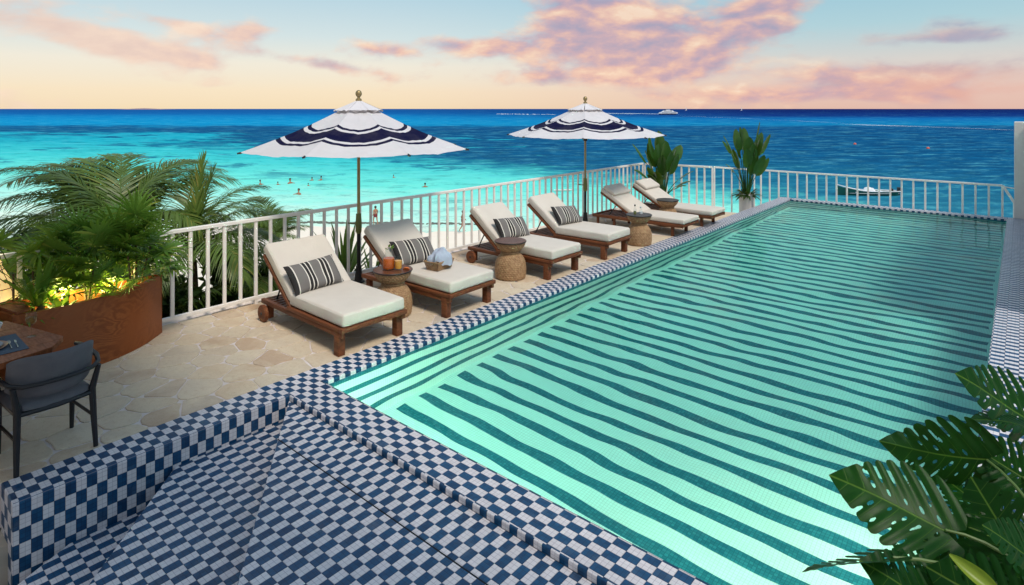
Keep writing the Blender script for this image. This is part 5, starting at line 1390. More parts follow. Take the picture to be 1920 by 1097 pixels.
# leafy thicket below the railing
def shrub(label, c, rad, n, seed, leaf=(.16, .035), name='shrub', ground=SEA + .3, mt='shrub_leaf'):
    rn = random.Random(seed); t = thing(name, label, 'shrub', (c[0], c[1], ground)); h_ = c[2] - ground
    m = MB()
    for k in range(7):
        a = rn.uniform(0, 6.3); r = rn.uniform(.2, .8); m.tube([(.1 * math.cos(a), .1 * math.sin(a), 0), (rad[0] * .3 * r * math.cos(a), rad[1] * .3 * r * math.sin(a), h_ * .6), (rad[0] * r * math.cos(a), rad[1] * r * math.sin(a), h_ + rad[2] * rn.uniform(-.4, .4))], [.05, .035, .012], 6)
    m.build('trunk', M_['bark'], t, smooth=True)
    m = MB()
    clumps = [(Vector((rn.uniform(-1, 1), rn.uniform(-1, 1), rn.uniform(-1, 1)))) for _ in range(46)]
    clumps = [q for q in clumps if q.length < 1]
    for k in range(n):
        q = rn.choice(clumps); o = Vector((q.x * rad[0], q.y * rad[1], h_ + q.z * rad[2])) + Vector((rn.gauss(0, .09), rn.gauss(0, .09), rn.gauss(0, .08)))
        dv = (Vector((q.x, q.y, q.z + .3)) + Vector((rn.gauss(0, .5), rn.gauss(0, .5), rn.gauss(0, .4)))).normalized(); sd = dv.cross(Vector((rn.gauss(0, 1), rn.gauss(0, 1), rn.gauss(0, 1)))).normalized()
        L = leaf[0] * rn.uniform(.6, 1.4); w_ = leaf[1] * rn.uniform(.7, 1.3); dr = Vector((0, 0, -.25 * L))
        m.add([o, o + dv * L * .45 + sd * w_, o + dv * L + dr, o + dv * L * .45 - sd * w_], [(0, 1, 2, 3)])
    m.build('crown', M_[mt], t)
shrub('dark leafy thicket below the railing left of the nearest lounger', (-8.7, 3.45, -.40), (.7, 1.2, .80), 4200, 3, (.20, .030))
shrub('leafy thicket below the railing behind the nearest lounger', (-8.7, 4.95, -.95), (.7, .9, .75), 2600, 4, (.20, .028))
shrub('dense dark shrub behind the planter box', (-8.6, 1.9, -.35), (.85, 1.2, .95), 2600, 5)
shrub('low green shrub on the sand beyond the railing, left of the parasol base', (-12.6, 6.3, -2.6), (1.2, 1.2, 1.0), 1500, 6)

# sword-leaved plant behind the first parasol
def sword_plant(label, loc, n, L, seed, mt='palm_leaf', w_=.022, name='yucca', cat='plant', stem=0.0, spread=(25, 80)):
    rn = random.Random(seed); t = thing(name, label, cat, loc)
    if stem > 0: m = MB(); m.tube([(0, 0, 0), (.03, 0, stem * .5), (0, .02, stem)], [.05, .04, .03], 8); m.build('stem', M_['bark'], t, smooth=True)
    for k in range(n):
        a = rn.uniform(0, 6.3); e = R_(rn.uniform(*spread)); LL = L * rn.uniform(.7, 1.15); m = MB(); p = Vector((0, 0, stem)); d_ = Vector((math.cos(a) * math.cos(e), math.sin(a) * math.cos(e), math.sin(e))); sd = d_.cross(Vector((0, 0, 1))).normalized()
        vs_ = []; SEG = 6
        for j in range(SEG + 1):
            s = j / SEG; ww = w_ * (math.sin(math.pi * min(1, s * .9 + .12)) ** .7) * (1 if j < SEG else .05); nz = sd.cross(d_).normalized()
            vs_ += [p - sd * ww, p - nz * ww * .25, p + sd * ww]; d_ = (d_ + Vector((0, 0, -.10 * s * rn.uniform(.5, 1.6)))).normalized(); p = p + d_ * (LL / SEG)
        fs = []
        for j in range(SEG): fs += [(3 * j, 3 * j + 1, 3 * j + 4, 3 * j + 3), (3 * j + 1, 3 * j + 2, 3 * j + 5, 3 * j + 4)]
        m.add(vs_, fs); m.build('leaf', M_[mt], t, smooth=True, ang=3)
    return t
sword_plant('spiky sword-leaved plant beyond the railing behind the first parasol pole', (-8.75, 5.95, -8.0), 34, 1.0, 31, w_=.032, stem=7.55, spread=(30, 84))
sword_plant('spiky sword-leaved plant below the railing behind the second lounger', (-8.5, 6.35, -8.0), 26, .8, 32, w_=.024, stem=7.35, spread=(20, 80))

# fan palms and other plants in the planter
def fan_mesh(nf, L, seed, spread=140, droop=.5, w_=.013, pet=.30):
    rn = random.Random(seed); m = MB()
    m.tube([(0, 0, 0), (pet * .5, 0, .02), (pet, 0, 0)], [.006, .005, .004], 5)
    for k in range(nf):
        a = R_(-spread + 2 * spread * k / (nf - 1) + rn.uniform(-3, 3)); LL = L * (1 - .25 * abs(a) / R_(150)) * rn.uniform(.85, 1.1)
        d_ = Vector((math.cos(a), math.sin(a), .12)).normalized(); sd = Vector((-math.sin(a), math.cos(a), 0)); p = Vector((pet, 0, 0)); vs_ = []; SEG = 5; pr = (.25, .8, 1, .85, .5, .03)
        for j in range(SEG + 1):
            vs_ += [p - sd * w_ * pr[j] + Vector((0, 0, .004)), p, p + sd * w_ * pr[j] + Vector((0, 0, .004))]; d_ = (d_ + Vector((0, 0, -droop * (j / SEG) ** 2 * rn.uniform(.5, 1.3)))).normalized(); p = p + d_ * LL / SEG
        fs = []
        for j in range(SEG): fs += [(3 * j, 3 * j + 1, 3 * j + 4, 3 * j + 3), (3 * j + 1, 3 * j + 2, 3 * j + 5, 3 * j + 4)]
        m.add(vs_, fs)
    return m.mesh('fan', M_['fan_leaf'], smooth=True, ang=3)
FAN = [fan_mesh(17, .38, 1, w_=.018), fan_mesh(15, .34, 2, 120, .7, .018), fan_mesh(18, .40, 3, 150, .4, .017), fan_mesh(14, .30, 4, 110, .9, .019)]
def fan_palm(label, loc, stems, leaves):
    t = thing('fan_palm', label, 'plant', loc)
    for (x, y, h_, dx, dy) in stems:
        m = MB(); m.tube([(x, y, 0), (x + dx * .4, y + dy * .4, h_ * .5), (x + dx, y + dy, h_)], [.014, .011, .008], 6); m.build('stem', M_['bark'], t, smooth=True)
    for x, y, z, az_, ti, k, s_ in leaves:
        put('fan_leaf', FAN[k], t, Matrix.Translation((x, y, z)) @ Matrix.Rotation(R_(va(az_)), 4, 'Z') @ Matrix.Rotation(-R_(ti), 4, 'Y') @ Matrix.Scale(s_, 4))
    return t
def rleaves(rn, c, n, zlo, zhi, tlo, thi, slo=.8, shi=1.1, jit=.06):
    out = []
    for k in range(n):
        f = k / max(1, n - 1); out.append((c[0] + rn.gauss(0, jit), c[1] + rn.gauss(0, jit), zlo + (zhi - zlo) * f, rn.uniform(0, 360), tlo + (thi - tlo) * f + rn.uniform(-12, 12), rn.randrange(4), rn.uniform(slo, shi)))
    return out
rn = random.Random(77); SZ = .521
fan_palm('taller fan palm at the right end of the planter', (-7.21, 2.30, SZ), [(0, 0, .62, -.05, .02), (.05, -.06, .45, .06, -.05), (-.04, .05, .5, .02, .10)],
         rleaves(rn, (-.05, .02), 16, .26, .66, 12, 66, .78, 1.05) + [(-.02, .06, .26, 0, 6, 1, .85), (-.02, .06, .22, 20, 0, 3, .9)])
fan_palm('fan palm in the middle of the planter', (-7.22, 1.86, SZ), [(0, 0, .52, -.08, -.04), (-.06, .05, .42, -.02, .06), (.05, 0, .36, .05, .03)],
         rleaves(rn, (-.05, 0), 15, .22, .56, 15, 66, .75, 1.0))
fan_palm('low fan palm with yellow lit leaves at the front of the planter', (-7.05, 2.02, SZ), [(0, 0, .16, .02, .02)], rleaves(rn, (-.03, 0), 12, .04, .16, 22, 66, .45, .62))
fan_palm('small fan palm behind the dracaena in the planter', (-7.30, 1.60, SZ), [(0, 0, .28, 0, .02)], rleaves(rn, (0, 0), 14, .05, .30, 0, 60, .65, .9))
fan_palm('bushy fan palm at the back of the planter, before the railing', (-7.33, 2.10, SZ), [(0, 0, .40, 0, 0), (0, -.2, .4, 0, 0), (0, .2, .42, 0, 0)],
         rleaves(rn, (0, -.2), 11, .12, .5, 15, 60, .7, .95, .05) + rleaves(rn, (0, .05), 11, .12, .5, 15, 60, .7, .95, .05) + rleaves(rn, (0, .25), 10, .12, .48, 15, 60, .7, .95, .05))
fan_palm('bushy fan palm at the left back of the planter', (-7.34, 1.45, SZ), [(0, 0, .40, 0, 0), (0, -.15, .4, 0, 0)],
         rleaves(rn, (0, -.15), 10, .15, .55, 10, 60, .7, .95, .06) + rleaves(rn, (0, .12), 10, .15, .5, 10, 60, .7, .95, .06))
sword_plant('broad strap-leaved dracaena at the left end of the planter', (-7.12, 1.45, SZ), 22, .50, 41, mt='fan_leaf', w_=.026, name='dracaena', stem=.10, spread=(12, 80))
sword_plant('small strap-leaved plant by the counter in the planter', (-7.02, 1.60, SZ), 12, .26, 43, mt='fan_leaf', w_=.030, name='dracaena', stem=.02, spread=(10, 70))
sword_plant('fine leaved fern between the fan palms', (-7.15, 2.08, SZ), 40, .30, 44, mt='fan_leaf', w_=.006, name='fern', stem=.02, spread=(20, 85))
# garden spotlights glowing between the leaves
for i, (x, y, en, lb) in enumerate(((-7.29, 2.06, 9, 'small lit garden spotlight under the taller fan palm'), (-7.26, 1.68, 8, 'small lit garden spotlight behind the dracaena'))):
    t = thing('garden_spotlight', lb, 'spotlight', (x, y, SZ), group='spotlights in the planter')
    m = MB(); m.tube([(0, 0, 0), (0, 0, .05)], .008, 6); m.lathe([(.012, .045), (.028, .055), (.030, .10), (.026, .10), (.022, .09)], 16, closed=True); m.build('housing', M_['black_metal'], t, smooth=True)
    m = MB(); m.lathe([(.001, .092), (.024, .092)], 16); m.build('lens', M_['uplight_lens'], t)
    l = bpy.data.objects.new('glow', bpy.data.lights.new('glow', 'POINT')); COL.objects.link(l); l.parent = t; l.location = (0, 0, .14); l.data.energy = en * 2.6; l.data.color = (1, .86, .30); l.data.shadow_soft_size = .05

# ------------------------------------------------------------------ paddle-leaf plants (like bird of paradise) by the far rails
def paddle(label, loc, spec, seed, fern=False, low=0.0):
    rn = random.Random(seed); t = thing('paddle_leaf_plant', label, 'plant', loc, group='potted paddle-leaf plants')
    m = MB(); m.lathe([(.001, low), (.15, low), (.18, low + .02), (.20, .26), (.205, .30), (.19, .30), (.18, .24), (.001, .24)], 28); p_ = m.build('pot', M_['plaster'], t, smooth=True)
    for az_, lean, hp, bl_, bw_, droop, twist in spec:
        a = R_(va(az_)); out = Vector((math.cos(a), math.sin(a), 0)); p = Vector((.05 * math.cos(a), .05 * math.sin(a), .24)); e = R_(90 - lean * .45); m = MB(); pts_ = [p.copy()]
        for j in range(6):
            d_ = out * math.cos(e) + Vector((0, 0, 1)) * math.sin(e); p = p + d_ * hp / 6; pts_.append(p.copy()); e -= R_(lean * .11)
        m.tube(pts_, [.016, .014, .012, .010, .009, .008, .007], 6)
        sd0 = Vector((-out.y, out.x, 0)); vs_ = []; SEG = 12; d_ = out * math.cos(e) + Vector((0, 0, 1)) * math.sin(e)
        tw = R_(twist); nz = sd0.cross(d_).normalized(); sd = sd0 * math.cos(tw) + nz * math.sin(tw)
        for j in range(SEG + 1):
            s = j / SEG; ww = bw_ * (math.sin(math.pi * (s * .94 + .03) ** .85) ** .62) * (1 if 0 < j < SEG else .06); nz = sd.cross(d_).normalized()
            cup = .28; q = []
            for c in (-1, -.55, 0, .55, 1): q.append(p + sd * ww * c + nz * ww * cup * abs(c) ** 1.3 * 1.0 + nz * .006 * math.sin(s * 26 + c * 3) * abs(c))
            vs_ += q; e2 = droop * (s ** 1.5) / SEG; d_ = (d_ + Vector((0, 0, -1)) * e2 + out * e2 * .35).normalized(); p = p + d_ * (bl_ / SEG)
        fs = []
        for j in range(SEG):
            for c in range(4): fs.append((5 * j + c, 5 * j + c + 1, 5 * j + 6 + c, 5 * j + 5 + c))
        m.add(vs_, fs); m.build('leaf', M_['paddle_leaf'], t, smooth=True, ang=3)
    if fern:
        for k in range(70):
            a = rn.uniform(0, 6.3); e = R_(rn.uniform(-5, 60)); L = rn.uniform(.20, .36); p0 = Vector((.13 * math.cos(a), .13 * math.sin(a), .28)); dv = Vector((math.cos(a) * math.cos(e), math.sin(a) * math.cos(e), math.sin(e))); sd = dv.cross(Vector((0, 0, 1))).normalized(); m = MB(); vs_ = []
            for j in range(6):
                s = j / 5; ww = .034 * math.sin(math.pi * min(1, s * .9 + .1)); q = p0 + dv * L * s + Vector((0, 0, -.20 * L * s * s * 2)); vs_ += [q - sd * ww, q + sd * ww]
            m.add(vs_, [(2 * j, 2 * j + 1, 2 * j + 3, 2 * j + 2) for j in range(5)]); m.build('fern_leaf', M_['shrub_leaf'], t, smooth=True, ang=3)
    return t
paddle('paddle-leaf plant behind the farthest lounger at the railing corner', (-6.72, 13.62, 0),
       [(170, 26, .95, .62, .125, 1.2, 10), (150, 10, 1.0, .70, .15, .5, 0), (100, 6, 1.05, .68, .15, .4, 50), (30, 24, .95, .55, .16, 1.2, -20), (10, 14, .75, .58, .14, .6, 30), (-60, 12, .72, .55, .14, .7, 0), (-100, 10, .65, .52, .13, .7, 30), (185, 40, .65, .42, .11, 2.2, 20), (200, 46, .50, .38, .10, 2.6, 0), (-10, 44, .62, .45, .10, 1.6, 10), (0, 52, .45, .42, .12, 2.0, 20), (-140, 34, .50, .40, .11, 2.0, 0), (220, 30, .62, .42, .11, 1.8, 0), (60, 8, .85, .6, .14, .5, -40), (-30, 50, .38, .36, .11, 2.4, 0), (180, 56, .36, .30, .08, 2.6, 0), (140, 12, .82, .66, .15, .5, 20), (110, 4, .8, .6, .16, .4, -10), (40, 10, .7, .62, .16, .5, 10), (-80, 6, .9, .6, .16, .5, -20), (165, 16, .7, .6, .14, .7, -10), (-20, 16, .66, .56, .14, .7, 30), (-120, 24, .42, .45, .13, 1.2, 10), (80, 30, .5, .5, .14, 1.0, 0)], 5)
paddle('tall paddle-leaf plant with a leafy base beside the far left corner of the pool', (-5.44, 15.85, 0),
       [(175, 20, 1.05, .62, .10, .9, 20), (160, 8, 1.15, .60, .12, .3, 60), (95, 4, 1.15, .62, .13, .3, 20), (20, 16, 1.05, .66, .12, .5, -30), (5, 22, 1.1, .62, .10, .6, 60), (-20, 12, 1.0, .60, .13, .4, -30), (-70, 8, .80, .58, .14, .5, 10), (-110, 12, .75, .54, .13, .6, -20), (170, 30, .62, .36, .11, 2.0, 0), (-40, 20, .60, .56, .13, .7, 40), (0, 28, .55, .58, .12, .7, -30), (185, 26, 1.15, .42, .05, 1.0, 70), (120, 6, 1.3, .50, .05, .2, 60), (15, 12, 1.45, .50, .045, .2, 60), (-60, 10, .55, .5, .12, .6, 20), (140, 8, .95, .62, .13, .4, 0), (60, 8, .9, .62, .14, .4, 20), (-90, 5, .95, .6, .14, .4, 10), (10, 12, .75, .6, .14, .5, 10), (150, 14, .7, .55, .12, .6, 30), (-30, 8, .85, .6, .13, .4, 0)], 6, fern=True, low=-.345)

# ------------------------------------------------------------------ swiss-cheese plant on the right
def monstera_mesh(seed, n=86):
    rn = random.Random(seed)
    def wid(x): 
        if x < -.16 or x > 1: return -1
        return .47 * max(0.0, 1 - ((x - .26) / .74) ** 1.75) ** 1.0 if x > .26 else .47 * max(0.0, 1 - ((.26 - x) / .46) ** 2.2) ** .5
    def vein(x, ay): return x - .55 * ay - .4 * ay * ay
    slits = []
    for sd in (-1, 1):
        v = -.30 + rn.uniform(0, .04)
        while v < .70:
            slits.append((sd, v, rn.uniform(.30, .52) if v > -.2 else .5, rn.uniform(.009, .017), rn.random() < .35)); v += .15 + rn.uniform(-.015, .02)
    holes = []
    for sd in (-1, 1):
        v = .02
        while v < .62:
            holes.append((sd, v + rn.uniform(-.01, .01), rn.uniform(.06, .10), rn.uniform(.024, .036), rn.uniform(.013, .020)))
            if rn.random() < .5: holes.append((sd, v + .02, rn.uniform(.14, .19), rn.uniform(.022, .034), rn.uniform(.009, .013)))
            v += .135
    def F(x, y):
        ay = abs(y); w_ = wid(x)
        f = w_ - ay; s1 = 1 if y >= 0 else -1; v1 = vein(x, ay)
        for q in slits:                              # rounded ends of the lobes
            if q[0] == s1: f = min(f, w_ * (1 - .17 * math.exp(-((v1 - q[1]) / .030) ** 2)) - ay)
        # notch where the stalk joins
        if x < .02: f = min(f, ay * 1.0 - (.02 - x) * .55 + .012)
        vv = vein(x, ay); s0 = 1 if y >= 0 else -1
        for sd, v, r0, hw, shut in slits:
            if sd != s0: continue
            r = ay / max(w_, .05)
            r1 = .80 if shut else 9
            g = hw * min(1.3, max(0.0, (r - r0)) * 7.0) * min(1.0, max(0.0, r1 - r) * 7.0)
            if r0 < r < r1: f = min(f, abs(vv - v) - g)
        for sd, v, yc_, a, b in holes:
            if sd != s0: continue
            dx_ = (vv - v) / b; dy_ = (ay - yc_) / a
            f = min(f, (math.sqrt(dx_ * dx_ + dy_ * dy_) - 1) * b)
        return f
    xs = [-.2 + 1.24 * i / n for i in range(n + 1)]; ys = [-.5 + 1.0 * j / n for j in range(n + 1)]
    V = {}; vs_ = []
    val = [[F(x, y) for y in ys] for x in xs]
    def vid(key, p):
        if key not in V: V[key] = len(vs_); vs_.append(p)
        return V[key]
    fs = []
    for i in range(n):
        for j in range(n):
            cs = [(i, j), (i + 1, j), (i + 1, j + 1), (i, j + 1)]; vv = [val[a][b] for a, b in cs]
            if max(vv) <= 0: continue
            poly = []
            for k in range(4):
                a, b = cs[k], cs[(k + 1) % 4]; fa, fb_ = vv[k], vv[(k + 1) % 4]
                if fa > 0: poly.append(vid(a, (xs[a[0]], ys[a[1]])))
                if (fa > 0) != (fb_ > 0):
                    t = fa / (fa - fb_); key = tuple(sorted((a, b)))
                    poly.append(vid(key, (xs[a[0]] + (xs[b[0]] - xs[a[0]]) * t, ys[a[1]] + (ys[b[1]] - ys[a[1]]) * t)))
            if len(poly) >= 3: fs.append(tuple(poly))
    c1, c2, c3 = rn.uniform(.06, .12), rn.uniform(.03, .10), rn.uniform(0, 6)
    def bend(p):
        x, y = p; ay = abs(y)
        z = -c1 * x * x + .10 * ay - c2 * ay * ay * 1.6 + .005 * math.sin(vein(x, ay) * 2 * math.pi / .15 + c3) * min(1, ay * 5) + .02 * math.sin(x * 5 + y * 4 + c3)
        return (x, y, z)
    m = MB(); uvs = [tuple(vs_[i] for i in f) for f in fs]
    m.add([bend(p) for p in vs_], fs, uvs); me = m.mesh('leaf', M_['monstera'], smooth=True, ang=3); return me
MO = [monstera_mesh(1), monstera_mesh(2), monstera_mesh(5)]
mon = thing('monstera', 'dark green split-leaved plant hanging over the pool at the lower right', 'plant', (.34, 3.55, -.012))
def pw(x, y, D): return FW * D + RT * ((x - 960) / 1127 * D) + Vector((0, 0, CAMH - (y - 204) / 1127 * D))   # used once, to lay out the stalks
BASEP = Vector((.34, 3.55, .15))
m = MB(); m.lathe([(.001, 0), (.17, 0), (.20, .03), (.235, .34), (.24, .38), (.22, .38), (.21, .30), (.001, .30)], 28); m.build('pot', M_['plaster'], mon, smooth=True)
def mleaf(k, bs, tip, roll, young=False, width=1.0):
    b, tp = Vector(bs), Vector(tip); L = (tp - b).length
    nrm = Vector((0, 0, CAMH)) - b; nrm = nrm.normalized() + Vector((0, 0, .5)); 
    L *= 1.12; M = basis(b, tp - b, nrm) @ Matrix.Rotation(R_(roll), 4, 'X') @ Matrix.Diagonal((L, L * width, L, 1))
    o = put('leaf', MO[k], mon, Matrix.Translation(-mon.location) @ M)
    st = MB(); mid = BASEP.lerp(b, .55) + Vector((0, 0, .22)); pts_ = []
    for q in range(9):
        s = q / 8; pts_.append(BASEP * (1 - s) ** 2 + mid * 2 * s * (1 - s) + b * s * s - mon.location)
    st.tube(pts_, [.012, .011, .010, .009, .009, .008, .008, .007, .006], 7); st.build('stalk', M_['stem_green'], mon, smooth=True)
    return o
mleaf(0, (-.264, 3.381, .572), (-.673, 3.296, .686), 4, width=1.02)
mleaf(1, (.045, 4.363, .784), (-.230, 4.130, 1.024), 12)
mleaf(2, (-.134, 3.884, .719), (-.526, 3.748, .688), -52)
mleaf(1, (.006, 3.937, .661), (-.205, 3.905, .766), -10, width=1.15)
mleaf(2, (.030, 3.418, .500), (-.165, 3.560, .735), -14, width=1.2)
mleaf(0, (-.225, 3.000, .440), (-.480, 2.880, .600), 16, width=1.1)
mleaf(1, (-.415, 2.985, .600), (-.699, 2.816, .521), 66)
mleaf(2, (.030, 4.147, .834), (-.185, 4.048, .869), 46)
mleaf(0, (-.110, 3.740, .520), (-.300, 3.860, .570), 24, width=1.3)
mleaf(1, (.000, 3.110, .480), (-.270, 3.050, .570), -24, width=1.2)
mleaf(2, (-.150, 3.560, .330), (-.420, 3.640, .360), 10)
mleaf(1, (.04, 3.70, .42), (-.22, 3.62, .50), 6, width=1.2)
mleaf(0, (.02, 4.02, .52), (-.20, 4.10, .50), 30, width=1.2)
mleaf(2, (-.10, 3.28, .40), (-.34, 3.34, .44), -6, width=1.2)
mleaf(1, (.06, 3.30, .62), (-.10, 3.22, .74), 18, width=1.2)
mleaf(0, (-.26, 3.20, .30), (-.50, 3.16, .36), 0, width=1.1)
# a rolled young leaf
m = MB()
def yl(u, v):
    a = (v - .5) * 2.4; w_ = .032 * math.sin(math.pi * (u * .95 + .03)) ** .7; return (u * .17, w_ * math.sin(a), w_ * (1 - math.cos(a)) - .06 * u * u)
m.grid(yl, 14, 8, uv=False); m.uv = [None] * len(m.f); o = m.build('young_leaf', M_['young_leaf'], mon, smooth=True, ang=3)
o.matrix_basis = Matrix.Translation(-mon.location) @ basis((-.06, 2.99, .62), (-.125, -.035, .095), (.3, -.8, .5)); o['label'] = 'pale yellow-green young leaf'

# ------------------------------------------------------------------ on the water and the beach
def sea_at(x, y): D = 1127 * (CAMH - SEA) / (y - 204); return FW * D + RT * ((x - 960) / 1127 * D)
def swimmer(p, rz, label, s=1.0):
    t = thing('person', label, 'person', (p.x, p.y, SEA), rz, 'people bathing in the shallows')
    m = MB(); m.lathe([(.001, -.25), (.17, -.2), (.21, -.02), (.20, .08), (.10, .15), (.055, .18), (.055, .24), (.085, .28), (.10, .35), (.095, .42), (.05, .48), (.001, .485)], 14)
    m.v = [(x * .7, y * 1.15 if z < .17 else y, z) for x, y, z in m.v]; b = m.build('body', M_['skin'], t, smooth=True)
    m = MB(); m.lathe([(.098, .36), (.107, .38), (.104, .44), (.06, .505), (.001, .51)], 14); m.v = [(x * .78 - .015, y, z) for x, y, z in m.v]; m.build('hair', M_['hair'], t, smooth=True)
    m = MB(); m.tube([(0, .22, .04), (.18, .34, .0), (.42, .26, -.03)], [.05, .045, .03], 6); m.tube([(0, -.22, .04), (.2, -.33, .0), (.40, -.22, -.03)], [.05, .045, .03], 6); m.build('arms', M_['skin'], t, smooth=True)
    t.scale = (s,) * 3; return t
for (x, y, rz, lb, s) in ((488, 346, 1, 'swimmer nearest the palm fronds, arms resting on the water', 1.35), (521, 346.5, 2, 'distant bather, second from the palm fronds', .9), (544, 344, 0, 'dark-haired bather standing chest deep left of the parasol', 1.5), (585, 338.5, 3, 'bather farthest out, left of the one swimming right', 1.0), (602, 338, 4, 'swimmer closest to the parasol pole on its left', 1.3), (578, 348.5, 1.5, 'small bather between the group and the shore swimmer', .8), (560, 364.5, 5, 'swimmer nearest the beach, leaning forward in pale water', 1.5), (797, 351, 2.5, 'lone bather right of the first parasol pole', 1.2), (738, 333, .5, 'tiny far bather right of the first parasol pole', .9)):
    swimmer(sea_at(x, y), rz, lb, s)
# walker on the sand: one continuous body
def walker(label, p, rz, z):
    t = thing('person', label, 'person', (p[0], p[1], z), rz)
    sk = [(0, 0, .95), (0, 0, 1.2), (0, 0, 1.42), (0, 0, 1.52), (0, 0, 1.66), (.06, .10, .92), (.20, .11, .50), (.10, .11, .07), (.26, .11, .03), (-.04, -.10, .92), (-.10, -.11, .48), (-.36, -.11, .10), (-.24, -.11, .03), (0, .19, 1.40), (-.10, .24, 1.14), (.02, .25, .90), (0, -.19, 1.40), (.10, -.24, 1.14), (.24, -.22, .94)]
    ed = [(0, 1), (1, 2), (2, 3), (3, 4), (0, 5), (5, 6), (6, 7), (7, 8), (0, 9), (9, 10), (10, 11), (11, 12), (2, 13), (13, 14), (14, 15), (2, 16), (16, 17), (17, 18)]
    rd = [.13, .12, .13, .055, .10, .085, .06, .04, .03, .085, .06, .04, .03, .055, .042, .03, .055, .042, .03]
    me = bpy.data.meshes.new('body'); me.from_pydata(sk, ed, []); o = bpy.data.objects.new('body', me); COL.objects.link(o); me.materials.append(M_['skin'])
    md = o.modifiers.new('skin', 'SKIN'); md.use_smooth_shade = True
    for i, v in enumerate(me.skin_vertices[0].data): v.radius = (rd[i], rd[i]); v.use_root = i == 0
    o.modifiers.new('sub', 'SUBSURF').levels = 1; o.modifiers['sub'].render_levels = 1; o.parent = t
    m = MB(); m.lathe([(.075, .76), (.15, .80), (.155, 1.0), (.14, 1.06)], 14, closed=True); m.v = [(x, y * 1.25, z_) for x, y, z_ in m.v]; m.build('shorts', M_['swimwear'], t, smooth=True)
    m = MB(); m.lathe([(.06, 1.58), (.11, 1.64), (.11, 1.72), (.06, 1.79), (.001, 1.80)], 14); m.build('hair', M_['hair'], t, smooth=True)
def sand_at(x, y, z): D = 1127 * (CAMH - z) / (y - 204); return FW * D + RT * ((x - 960) / 1127 * D)
p = sand_at(868, 432, -7.95); walker('person in red shorts walking along the sand, seen between the railing bars', p, YAW + .3, -8.02)
p = sand_at(704, 422, -8.1); walker('person standing at the waterline behind the first parasol', p, YAW + 2.2, -8.14)

# moored open boat
def hull(t, L, W, H, name, mt, sheer=.35, n=20, z0=0.0, bow=1.6):
    m = MB()
    def g(u, v):
        x = (u - .5) * L; s = u; hw = W / 2 * (math.sin(math.pi * min(1, (s * .80 + .20))) ** .55 if s > .0 else 0) if s < .62 else W / 2 * max(0.0, (1 - ((s - .62) / .38) ** 2.0)) ** .8
        a = (v - .5) * math.pi; top = H + sheer * max(0, (s - .45) / .55) ** 2
        y = hw * math.sin(a) ** 1 if abs(v - .5) < .5 else hw * (1 if v > .5 else -1); k = 1 - math.cos(a); z = top * (abs(math.sin(a)) ** 2.2)
        return (x + (.25 * L * .12 * (z / max(top, .01)) * bow if s > .8 else 0), y, z + z0)
    m.grid(g, n, 14, uv=False); m.uv = [None] * len(m.f); return m.build(name, mt, t, smooth=True, weld=True, ang=1.0)
p = sea_at(1628, 366); bt = thing('moored_boat', 'small green and white open motor boat moored beyond the far railing', 'boat', (p.x, p.y, SEA - .12), YAW + R_(177))
hull(bt, 7.3, 1.7, .62, 'hull', M_['hull_green'], .75)
m = MB(); m.tube([(-3.62, -.45, .66), (-2, -.80, .66), (0, -.87, .68), (1.2, -.80, .78), (2.6, -.48, 1.08), (3.75, 0, 1.42), (2.6, .48, 1.08), (1.2, .80, .78), (0, .87, .68), (-2, .80, .66), (-3.62, .45, .66), (-3.62, -.45, .66)], .055, 6, cap=False); m.build('gunwale', M_['hull_white'], bt, smooth=True)
m = MB(); m.prism([(-3.5, -.4), (-2, -.74), (0, -.80), (1.2, -.72), (2.6, -.40), (3.3, 0), (2.6, .40), (1.2, .72), (0, .80), (-2, .74), (-3.5, .4)], .40, .44); m.build('deck', M_['hull_white'], bt)
for x in (-1.6, .2, 1.7): m = MB(); m.box(x - .15, x + .15, -.66, .66, .50, .62); m.build('thwart', M_['hull_white'], bt)
m = MB(); m.lathe([(.001, .45), (.55, .45), (.6, .7), (.45, .98), (.2, 1.10), (.001, 1.1)], 14); m.v = [(x * 1.2 - .1, y * .8, z + .06 * math.sin(x * 7 + y * 5)) for x, y, z in m.v]; m.build('tarpaulin', M_['hull_white'], bt, smooth=True)
m = MB(); m.box(-3.85, -3.5, -.16, .16, .62, 1.12); m.box(-3.78, -3.62, -.07, .07, -.2, .62); m.build('outboard_motor', M_['black_metal'], bt, bevel=.04)
m = MB(); m.lathe([(.001, .62), (.2, .62), (.24, .8), (.2, .98), (.001, 1.02)], 12, c=(-2.7, .1, 0)); m.build('fuel_tank', M_['black_metal'], bt, smooth=True)
p = sea_at(1056, 358.5); rf = thing('small_skiff', 'low pale skiff floating beyond the railing behind the third lounger', 'boat', (p.x, p.y, SEA - .06), YAW + R_(4))
hull(rf, 2.6, .8, .22, 'hull', M_['hull_white'], .12); m = MB(); m.box(-1.0, .9, -.3, .3, .16, .20); m.build('deck', M_['wet_sand'], rf)

# ferry with its wake, far out
p = sea_at(1252, 215); fy = thing('ferry', 'white two-deck passenger ferry crossing near the horizon', 'ferry', (p.x, p.y, SEA - .6), YAW)
def xprism(nm, poly, hw, mt):                     # side view polygon extruded across
    m = MB(); n = len(poly); v = [(x, -hw, z) for x, z in poly] + [(x, hw, z) for x, z in poly]
    m.add(v, [tuple(range(n)), tuple(range(n, 2 * n))[::-1]] + [(i, n + i, n + (i + 1) % n, (i + 1) % n) for i in range(n)]); return m.build(nm, mt, fy)
xprism('hull', [(-15, 1.2), (-14, 0), (13.5, 0), (16, 2.6), (-16, 2.6)], 4.2, M_['hull_navy'])
xprism('main_deck', [(-16.5, 2.6), (17, 2.6), (17, 4.9), (-14, 4.9)], 4.3, M_['hull_white'])
xprism('upper_deck', [(-13, 4.9), (15.5, 4.9), (13.5, 5.6), (-11.5, 5.6)], 4.4, M_['hull_white'])
